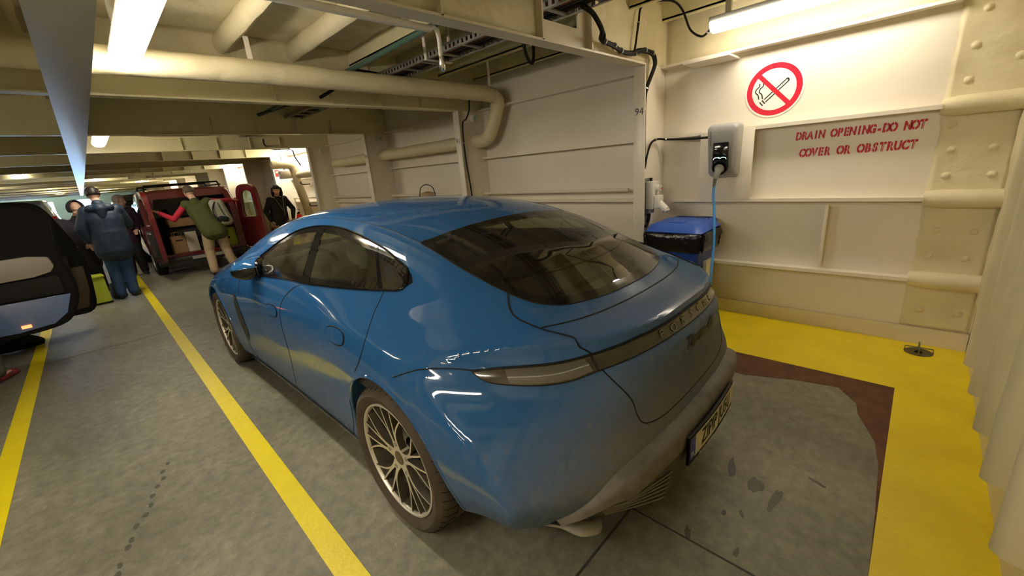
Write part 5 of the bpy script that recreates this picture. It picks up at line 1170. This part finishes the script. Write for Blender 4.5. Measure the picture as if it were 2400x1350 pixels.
# more vehicles waiting further down the deck, seen as dark shapes under the lamps
for (x, y, c_, l) in ((-3.9, 12.5, (.05, .05, .055), 'dark grey car parked beyond the open doors in the port lane'), (1.5, 20.5, (.02, .02, .025), 'black car parked ahead of the red van')):
    f2 = thing('parked_car', l, 'car', (x, y, 0)); rows = rbox_sections(secs); mb = MB().grid(rows); mb.f.append(tuple(range(L0))); mb.build('body', mat('parked_car_paint', c_, .3, coat=1.), f2, ang=45)
    MB().box((-.62, -.02, 1.05), (.62, .01, 1.50)).build('rear_window', 'black_gloss', f2, bevel=.03)
    for sg in (-1, 1):
        MB().box((sg * .76 - .06, -.02, .85), (sg * .76 + .06, .04, 1.2)).build('rear_lamp', ns_r, f2, bevel=.02); simple_wheel(f2, sg * .76, .8, .31, .2, sg); simple_wheel(f2, sg * .76, 3.4, .31, .2, sg)
# ---------------------------------------------------------------- people
def capsule(mb, p, q, r1, r2, n_=14, sc=None):
    p = Vector(p); q = Vector(q); d = q - p; L_ = d.length
    if L_ < 1e-5: d = Vector((0, 0, 1)); L_ = 1e-4
    d = d.normalized(); pts = []; rs = []
    for a in (-85, -60, -30, 0): pts.append(p + d * r1 * sin(radians(a))); rs.append(r1 * cos(radians(a)))
    for a in (0, 30, 60, 85): pts.append(q + d * r2 * sin(radians(a))); rs.append(r2 * cos(radians(a)))
    return mb.tube(pts, rs, n_, ell=sc)
def remesh(mb, name, m, parent, vox, smooth=4):
    me = bpy.data.meshes.new(name); me.from_pydata(mb.v, [], mb.f); bm = bmesh.new(); bm.from_mesh(me); bmesh.ops.recalc_face_normals(bm, faces=bm.faces); bm.to_mesh(me); bm.free()
    o = bpy.data.objects.new(name, me); COL.objects.link(o)
    md = o.modifiers.new('r', 'REMESH'); md.mode = 'VOXEL'; md.voxel_size = vox
    if smooth: ms = o.modifiers.new('s', 'SMOOTH'); ms.factor = .5; ms.iterations = smooth
    me2 = bpy.data.meshes.new_from_object(o.evaluated_get(bpy.context.evaluated_depsgraph_get())); me2.name = name
    bpy.data.objects.remove(o, do_unlink=True); return link(name, me2, m, parent, True, 180)
skin = mat('skin', (.70, .43, .32), .5, noise=.12, nscale=12)
def person(label, J, face, cl, hair, shoe, vox=.0075, extra=None, hair_style='short', jacket_len=None, cuffs=None):
    """J: world joints; face: unit vector the head looks along; cl: dict of clothing materials"""
    base = Vector(((J['ankL'][0] + J['ankR'][0]) / 2, (J['ankL'][1] + J['ankR'][1]) / 2, 0))
    t = thing('person', label, 'person', base)
    K = {k: Vector(v) - base for k, v in J.items()}
    f = Vector(face).normalized(); up = (K['head'] - K['neck']).normalized(); up = (up + Vector((0, 0, 1.5))).normalized(); rt = f.cross(up).normalized(); f = up.cross(rt).normalized()
    H_ = K['head']
    def hp(a, b, c): return H_ + rt * a + f * b + up * c
    mb = MB()
    # torso, neck, limbs
    capsule(mb, K['pelvis'], K['chest'], .095, .10, 18); capsule(mb, K['chest'], K['neck'], .085, .05); capsule(mb, K['neck'], hp(0, -.01, -.06), .055, .052)
    for s_ in 'LR':
        capsule(mb, K['chest'] * .35 + K['sh' + s_] * .65, K['sh' + s_], .05, .045); capsule(mb, K['sh' + s_], K['elb' + s_], .042, .036); capsule(mb, K['elb' + s_], K['wri' + s_], .040, .026)
        capsule(mb, K['pelvis'], K['hip' + s_], .09, .08); capsule(mb, K['hip' + s_], K['knee' + s_], .075, .05); capsule(mb, K['knee' + s_], K['ank' + s_], .054, .036)
        tof = (K['toe' + s_] - K['ank' + s_]); capsule(mb, K['ank' + s_] + Vector((0, 0, -.03)), K['toe' + s_], .035, .028)
        # hand: palm, four unequal fingers with a bend, thumb from the side
        w = K['wri' + s_]; d = (w - K['elb' + s_]).normalized(); h = d.lerp(Vector(J.get('hand' + s_ + '_dir', d)), .6 if ('hand' + s_ + '_dir') in J else 0).normalized()
        side = h.cross(Vector((0, 0, 1)) if abs(h.z) < .8 else f).normalized(); nrm = side.cross(h).normalized(); sgn = 1 if s_ == 'L' else -1
        for q in (-.022, -.007, .008, .022): capsule(mb, w + side * q * .5, w + h * .082 + side * q, .016, .0125, 8)
        for q, ln in ((-.027, .062), (-.009, .074), (.009, .070), (.026, .055)):
            a = w + h * .085 + side * q; b = a + h * ln * .5 + nrm * -.006; c = b + (h * .8 - nrm * .6).normalized() * ln * .5
            capsule(mb, a, b, .0095, .0088, 8); capsule(mb, b, c, .0088, .0075, 8)
        a = w + h * .025 + side * sgn * .022; b = a + (h * .7 + side * sgn * .75).normalized() * .04; c = b + (h + side * sgn * .2 - nrm * .4).normalized() * .03
        capsule(mb, a, b, .012, .010, 8); capsule(mb, b, c, .010, .008, 8)
    # head with jaw, nose, brow, lips, ears
    R4 = Matrix((( rt.x, f.x, up.x), (rt.y, f.y, up.y), (rt.z, f.z, up.z)))
    def ell(c, sx, sy, sz, n_=16):
        b = MB().ball((0, 0, 0), 1, n_, 12); b.v = [tuple(hp(*c) + R4 @ Vector((x * sx, y * sy, z * sz))) for x, y, z in b.v]; mb.add(b.v, b.f)
    ell((0, -.012, .022), .076, .095, .098); ell((0, .022, -.045), .058, .066, .066); ell((0, .052, -.088), .026, .026, .022)
    ell((0, .088, -.018), .012, .020, .026); ell((0, .100, -.030), .014, .012, .010); ell((0, .080, .018), .050, .014, .012); ell((0, .082, -.062), .022, .010, .005); ell((0, .080, -.071), .019, .010, .006)
    for s2 in (-1, 1): ell((s2 * .076, -.008, -.012), .010, .018, .030); ell((s2 * .038, .062, -.035), .022, .018, .02)
    remesh(mb, 'body', skin, t, vox, 3)
    eye = mat('eye_dark', (.02, .015, .012), .2); ew = M['white_plastic']
    for s2 in (-1, 1):
        e = MB().ball((0, 0, 0), 1, 10, 8); e.v = [tuple(hp(s2 * .030, .080, .0) + R4 @ Vector((x * .013, y * .008, z * .006))) for x, y, z in e.v]; e.build('eye', ew, t)
        e = MB().ball((0, 0, 0), 1, 10, 8); e.v = [tuple(hp(s2 * .030, .086, .0) + R4 @ Vector((x * .0058, y * .004, z * .0058))) for x, y, z in e.v]; e.build('iris', eye, t)
    # hair
    mb = MB()
    if hair_style in ('short', 'long', 'bald'):
        rows = []
        for ph in np.linspace(0, 1, 9):
            row = []
            for k in range(29):
                a = -pi + 2 * pi * k / 28                     # angle from the back of the head round to the face
                front = abs(a) > 2.05
                lim = (1.05 if front else 1.95) if hair_style != 'long' else (1.0 if abs(a) > 1.9 else 2.0)
                th = ph * lim if hair_style != 'bald' else .62 + ph * ((1.25 if front else 1.95) - .62)
                k_ = 1.045 + .02 * sin(a * 9) * ph; row.append(tuple(hp(.078 * k_ * sin(th) * sin(a), -.012 - .097 * k_ * sin(th) * cos(a), .022 + .100 * k_ * cos(th))))
            rows.append(row)
        mb.grid(rows)
        o = mb.build('hair', hair, t, ang=180); sm_ = o.modifiers.new('t', 'SOLIDIFY'); sm_.thickness = .008; sm_.offset = 0
    if hair_style == 'long':
        mb = MB()
        for a in np.linspace(-1.6, 1.6, 15):
            x, y = .088 * sin(a), -.012 - .105 * cos(a)
            mb.tube(catmull([tuple(hp(x * .95, y * .95, .06)), tuple(hp(x * 1.08, y * 1.05, 0)), tuple(hp(x * 1.16, y * 1.08, -.08)), tuple(hp(x * 1.05, y * .9 + .005, -.155))], 4), [.020, .024, .024, .012], 8)
        for a in np.linspace(-.9, .9, 9): mb.tube(catmull([tuple(hp(.03 * sin(a), .02, .118)), tuple(hp(.078 * sin(a), .085 * cos(a * .6) + .004, .075)), tuple(hp(.088 * sin(a), .092 * cos(a * .8), .030))], 4), [.016, .016, .008], 7)
        remesh(mb, 'long_hair', hair, t, .010, 3)
    if hair_style == 'hood':
        mb = MB(); rows = []
        for ph in np.linspace(0, 1, 8):
            rows.append([tuple(hp(.105 * sin(.15 + ph * 1.9) * sin(a), -.02 - .125 * sin(.15 + ph * 1.9) * cos(a), .02 + .125 * cos(.15 + ph * 1.9))) for a in np.linspace(-2.3, 2.3, 24)])
        mb.grid(rows); o = mb.build('hood', cl['top'], t, ang=180); sm_ = o.modifiers.new('t', 'SOLIDIFY'); sm_.thickness = .014; sm_.offset = 0
    # clothes
    g = cl.get('bulk', .02); mb = MB(); P_, C_ = K['pelvis'], K['chest']; L0_ = K['shL'] - K['shR']; sd = L0_.normalized()
    hem = P_ + (P_ - C_).normalized() * (jacket_len or .08)
    for s2 in (-1, 0, 1): capsule(mb, hem + sd * s2 * .065, P_.lerp(C_, .5) + sd * s2 * .055, .128 + g, .120 + g, 18); capsule(mb, P_.lerp(C_, .5) + sd * s2 * .055, C_ + sd * s2 * .065, .115 + g, .112 + g, 18)
    capsule(mb, C_, K['neck'] - up * .02, .10 + g, .062 + g * .4)
    for s_ in 'LR':
        capsule(mb, C_.lerp(K['sh' + s_], .5), K['sh' + s_], .085 + g * .6, .066 + g * .7)
        if 'sleeve' not in cl: capsule(mb, K['sh' + s_], K['elb' + s_], .060 + g * .8, .048 + g * .7); capsule(mb, K['elb' + s_], K['wri' + s_].lerp(K['elb' + s_], .06), .048 + g * .7, .034 + g * .5)
        else: capsule(mb, K['sh' + s_], K['sh' + s_].lerp(K['elb' + s_], .12), .062 + g * .8, .058 + g * .5)
    remesh(mb, cl.get('top_name', 'jacket'), cl['top'], t, .011, 6)
    if 'sleeve' in cl:
        for s_ in 'LR':
            mb = MB(); capsule(mb, K['sh' + s_], K['elb' + s_], .062, .050); capsule(mb, K['elb' + s_], K['wri' + s_].lerp(K['elb' + s_], .10), .052, .040); remesh(mb, 'sleeve', cl['sleeve'], t, .010, 4)
    mb = MB(); capsule(mb, K['pelvis'] + sd * .05, K['pelvis'] - sd * .05, .125, .125, 18)
    for s_ in 'LR':
        capsule(mb, K['pelvis'], K['hip' + s_], .13, .118); capsule(mb, K['hip' + s_], K['knee' + s_], .112, .084); capsule(mb, K['knee' + s_], K['ank' + s_] + Vector((0, 0, .01)), .084, .070)
    remesh(mb, 'trousers', cl['bottom'], t, .011, 5)
    for s_ in 'LR':
        a, b = K['ank' + s_], K['toe' + s_]; mb = MB(); hd = (b - a); hd.z = 0; hd.normalize()
        capsule(mb, Vector((a.x, a.y, .045)) - hd * .02, Vector((b.x, b.y, .036)), .043, .034, 12); capsule(mb, Vector((a.x, a.y, .045)) - hd * .02, Vector((a.x, a.y, .09)), .042, .040, 12)
        mb.v = [(x, y, max(z, .006)) for x, y, z in mb.v]; remesh(mb, 'shoe', shoe, t, .008, 2)
    return t, K, hp, base
olive = mat('olive_vest', (.062, .075, .016), .8, bump=.5, bscale=9, noise=.15); magenta = mat('crimson_sleeve', (.50, .015, .05), .75, bump=.4, bscale=12); khaki = mat('khaki_trousers', (.46, .35, .215), .85, bump=.5, bscale=8, noise=.1)
navyj = mat('navy_jacket', (.012, .030, .065), .6, bump=.7, bscale=7, noise=.3); jeans = mat('blue_jeans', (.028, .075, .20), .85, bump=.5, bscale=9, noise=.3); blk = mat('black_clothing', (.008, .008, .009), .8, bump=.4, bscale=9)
hbrown = mat('brown_hair', (.045, .022, .012), .6); hgrey = mat('grey_brown_hair', (.10, .07, .05), .7); hdark = mat('dark_hair', (.012, .008, .006), .5); shoeb = mat('black_shoe', (.012, .012, .012), .5)
# man in olive vest reaching into the van
J = dict(head=(1.44, 9.93, 1.585), neck=(1.47, 9.85, 1.44), chest=(1.50, 9.80, 1.24), pelvis=(1.60, 9.68, .90), shL=(1.33, 9.84, 1.37), shR=(1.66, 9.80, 1.39), elbL=(1.10, 9.90, 1.12), wriL=(.93, 10.10, 1.26), elbR=(1.90, 9.95, 1.37), wriR=(2.12, 10.08, 1.37),
         hipL=(1.52, 9.68, .85), hipR=(1.70, 9.68, .85), kneeL=(1.47, 9.74, .48), kneeR=(1.74, 9.74, .48), ankL=(1.44, 9.62, .085), ankR=(1.80, 9.66, .085), toeL=(1.42, 9.80, .035), toeR=(1.80, 9.84, .035))
t, K, hp, B0 = person('man in an olive vest and khaki trousers reaching into the red van, seen from behind', J, (-.25, 1, -.1), dict(top=olive, bottom=khaki, sleeve=magenta, bulk=.022, top_name='vest'), hgrey, shoeb, jacket_len=.10)
bag = thing('backpack', 'light grey backpack hanging from the vest wearing man\'s right shoulder', 'bag', (1.80, 9.66, 1.17))
mb = MB()
for s2 in (-.05, 0, .05): capsule(mb, (s2 - .03, 0, .17), (s2 + .03, 0, -.17), .075, .095, 14)
lgrey = mat('light_grey_backpack', (.33, .32, .25), .7, bump=.5, bscale=10); remesh(mb, 'bag_body', lgrey, bag, .010, 5)
mb = MB(); capsule(mb, (-.03, -.075, -.12), (.05, -.075, -.14), .055, .055); remesh(mb, 'front_pocket', blk, bag, .010, 3)
MB().tube(catmull([(-.06, -.06, .2), (-.13, -.1, .05), (-.10, -.10, -.12), (-.03, -.07, -.2)], 5), .012, 8).build('strap', blk, bag)
MB().tube(catmull([(-.02, -.075, .18), (0, -.1, .05), (.03, -.105, -.06)], 5), .006, 6).build('zip', blk, bag)
# woman in black
J = dict(head=(3.16, 10.62, 1.475), neck=(3.15, 10.65, 1.33), chest=(3.13, 10.65, 1.15), pelvis=(3.10, 10.65, .82), shL=(3.30, 10.68, 1.27), shR=(2.98, 10.62, 1.27), elbR=(2.83, 10.58, 1.03), wriR=(2.88, 10.52, .80), elbL=(3.44, 10.66, 1.02), wriL=(3.36, 10.55, .80),
         hipR=(3.02, 10.65, .78), hipL=(3.19, 10.65, .78), kneeR=(3.01, 10.62, .43), kneeL=(3.19, 10.60, .43), ankR=(3.0, 10.66, .085), ankL=(3.20, 10.66, .085), toeR=(2.98, 10.50, .035), toeL=(3.20, 10.49, .035))
t, K, hp, B0 = person('woman in a black roll neck top standing by the side wall beyond the red van', J, (-.30, -1, .02), dict(top=blk, bottom=mat('tan_trousers', (.42, .24, .16), .85, bump=.3), bulk=.012, top_name='pullover'), hdark, shoeb, hair_style='long', jacket_len=.05)
for p in (((3.05, 10.52, 1.32), (3.12, 10.50, 1.15), (3.17, 10.49, 1.02)), ((3.23, 10.52, 1.33), (3.20, 10.50, 1.1), (3.185, 10.49, .9))): MB().tube([tuple(Vector(q) - B0) for q in catmull(p, 4)], .004, 6).build('lanyard', 'grey_plastic', t)
hb = thing('handbag', 'dark red bag carried by the woman in black', 'bag', (2.86, 10.48, .44)); MB().tube([(0, 0, 0), (0, 0, .05), (0, 0, .2), (0, 0, .24)], [.06, .09, .08, .03], 12, ell=(1.2, .5)).build('bag_body', mat('dark_red_leather', (.12, .02, .015), .5), hb); MB().tube(catmull([(-.06, 0, .2), (-.02, 0, .34), (.02, 0, .34), (.06, 0, .2)], 4), .006, 6).build('bag_handle', 'black', hb)
# man in navy jacket and jeans
J = dict(head=(.145, 9.20, 1.66), neck=(.155, 9.13, 1.53), chest=(.17, 9.10, 1.30), pelvis=(.165, 9.10, .90), shL=(.0, 9.12, 1.41), shR=(.34, 9.12, 1.41), elbL=(-.12, 9.12, 1.17), wriL=(-.085, 9.16, .97), elbR=(.42, 9.22, 1.17), wriR=(.33, 9.40, 1.10),
         hipL=(.09, 9.10, .86), hipR=(.25, 9.10, .86), kneeL=(.075, 9.16, .47), kneeR=(.235, 9.18, .47), ankL=(.055, 9.10, .085), ankR=(.215, 9.14, .085), toeL=(.10, 9.27, .035), toeR=(.28, 9.30, .035))
t, K, hp, B0 = person('balding man in a dark navy hooded jacket and blue jeans, back to the camera', J, (-.05, 1, -.05), dict(top=navyj, bottom=jeans, bulk=.045), hdark, shoeb, hair_style='bald', jacket_len=.12)
mb = MB(); capsule(mb, (.05, 9.03, 1.46), (.27, 9.03, 1.46), .06, .06); capsule(mb, (.16, 9.0, 1.44), (.16, 8.98, 1.33), .09, .05); mb.v = [tuple(Vector(v) - B0) for v in mb.v]; remesh(mb, 'folded_hood', navyj, t, .011, 5)
# hooded person behind the car doors
J = dict(head=(-.10, 9.75, 1.46), neck=(-.12, 9.80, 1.33), chest=(-.17, 9.85, 1.14), pelvis=(-.22, 9.90, .82), shR=(-.36, 9.82, 1.25), shL=(.02, 9.85, 1.25), elbR=(-.42, 9.70, 1.0), wriR=(-.32, 9.55, .92), elbL=(.06, 9.75, 1.0), wriL=(-.06, 9.58, .92),
         hipR=(-.31, 9.9, .78), hipL=(-.14, 9.9, .78), kneeR=(-.31, 9.86, .43), kneeL=(-.13, 9.86, .43), ankR=(-.32, 9.92, .085), ankL=(-.12, 9.92, .085), toeR=(-.34, 9.76, .035), toeL=(-.11, 9.76, .035))
person('person in dark hooded clothes facing the camera behind the open car doors', J, (.15, -1, -.1), dict(top=mat('dark_purple_coat', (.02, .016, .028), .8, bump=.4), bottom=blk, bulk=.05, top_name='coat'), hbrown, shoeb, hair_style='hood', jacket_len=.28)
# woman with a mustard bag
J = dict(head=(.72, 11.55, 1.53), neck=(.70, 11.6, 1.39), chest=(.68, 11.62, 1.2), pelvis=(.66, 11.62, .85), shR=(.53, 11.62, 1.32), shL=(.84, 11.62, 1.32), elbR=(.45, 11.6, 1.07), wriR=(.50, 11.45, .92), elbL=(.92, 11.6, 1.07), wriL=(.84, 11.45, .95),
         hipR=(.58, 11.62, .8), hipL=(.74, 11.62, .8), kneeR=(.58, 11.58, .44), kneeL=(.74, 11.58, .44), ankR=(.56, 11.62, .085), ankL=(.76, 11.62, .085), toeR=(.55, 11.46, .035), toeL=(.77, 11.46, .035))
J = {k: (v[0] - .20, v[1], v[2]) for k, v in J.items()}
person('fair haired woman in dark clothes between the navy jacketed man and the van', J, (.9, -.5, 0), dict(top=mat('dark_violet_jacket', (.04, .015, .04), .8, bump=.4), bottom=blk, bulk=.02), mat('ash_hair', (.32, .27, .25), .7), shoeb, hair_style='short')
yb_ = thing('shoulder_bag', 'mustard yellow bag on the fair haired woman\'s front', 'bag', (.55, 11.40, 1.0)); MB().tube([(0, 0, -.02), (0, 0, .03), (0, 0, .15), (0, 0, .2)], [.04, .085, .08, .03], 12, ell=(1, .5)).build('bag_body', mat('mustard_leather', (.45, .24, .03), .6), yb_); MB().tube([(0, 0, .18), (-.05, .04, .36)], .010, 8).build('strap', mat('mustard_strap', (.45, .24, .03), .6), yb_)
wb = paper_bag(.44, 11.75, .003, .24, .12, .36, mat('cream_paper', (.6, .55, .4), .8), 'cream paper bag standing on the deck before the fair haired woman', 0.1, True, 'carrier_bag')
# crouching person at the left edge, only a foot in view
J = dict(head=(-1.10, 6.30, 1.05), neck=(-1.14, 6.20, .95), chest=(-1.20, 6.08, .80), pelvis=(-1.24, 5.78, .48), shL=(-1.33, 6.12, .90), shR=(-1.02, 6.12, .90), elbL=(-1.30, 6.35, .70), wriL=(-1.15, 6.48, .52), elbR=(-1.06, 6.35, .70), wriR=(-1.12, 6.5, .50),
         hipL=(-1.33, 5.80, .46), hipR=(-1.13, 5.80, .46), kneeL=(-1.33, 6.15, .52), kneeR=(-1.02, 6.14, .50), ankL=(-1.32, 5.90, .09), ankR=(-.97, 5.93, .10), toeL=(-1.33, 6.10, .035), toeR=(-.88, 6.08, .035))
person('person crouching beside the open car door, showing a red and black trainer', J, (.1, 1, -.5), dict(top=mat('dark_green_jacket', (.02, .03, .02), .8, bump=.4), bottom=mat('mottled_grey_green_trousers', (.10, .10, .07), .9, noise=.5, nscale=25), bulk=.03), hbrown, mat('red_and_black_trainer', (.35, .01, .02), .5, noise=.9, nscale=30, ncol=(.01, .01, .01)))
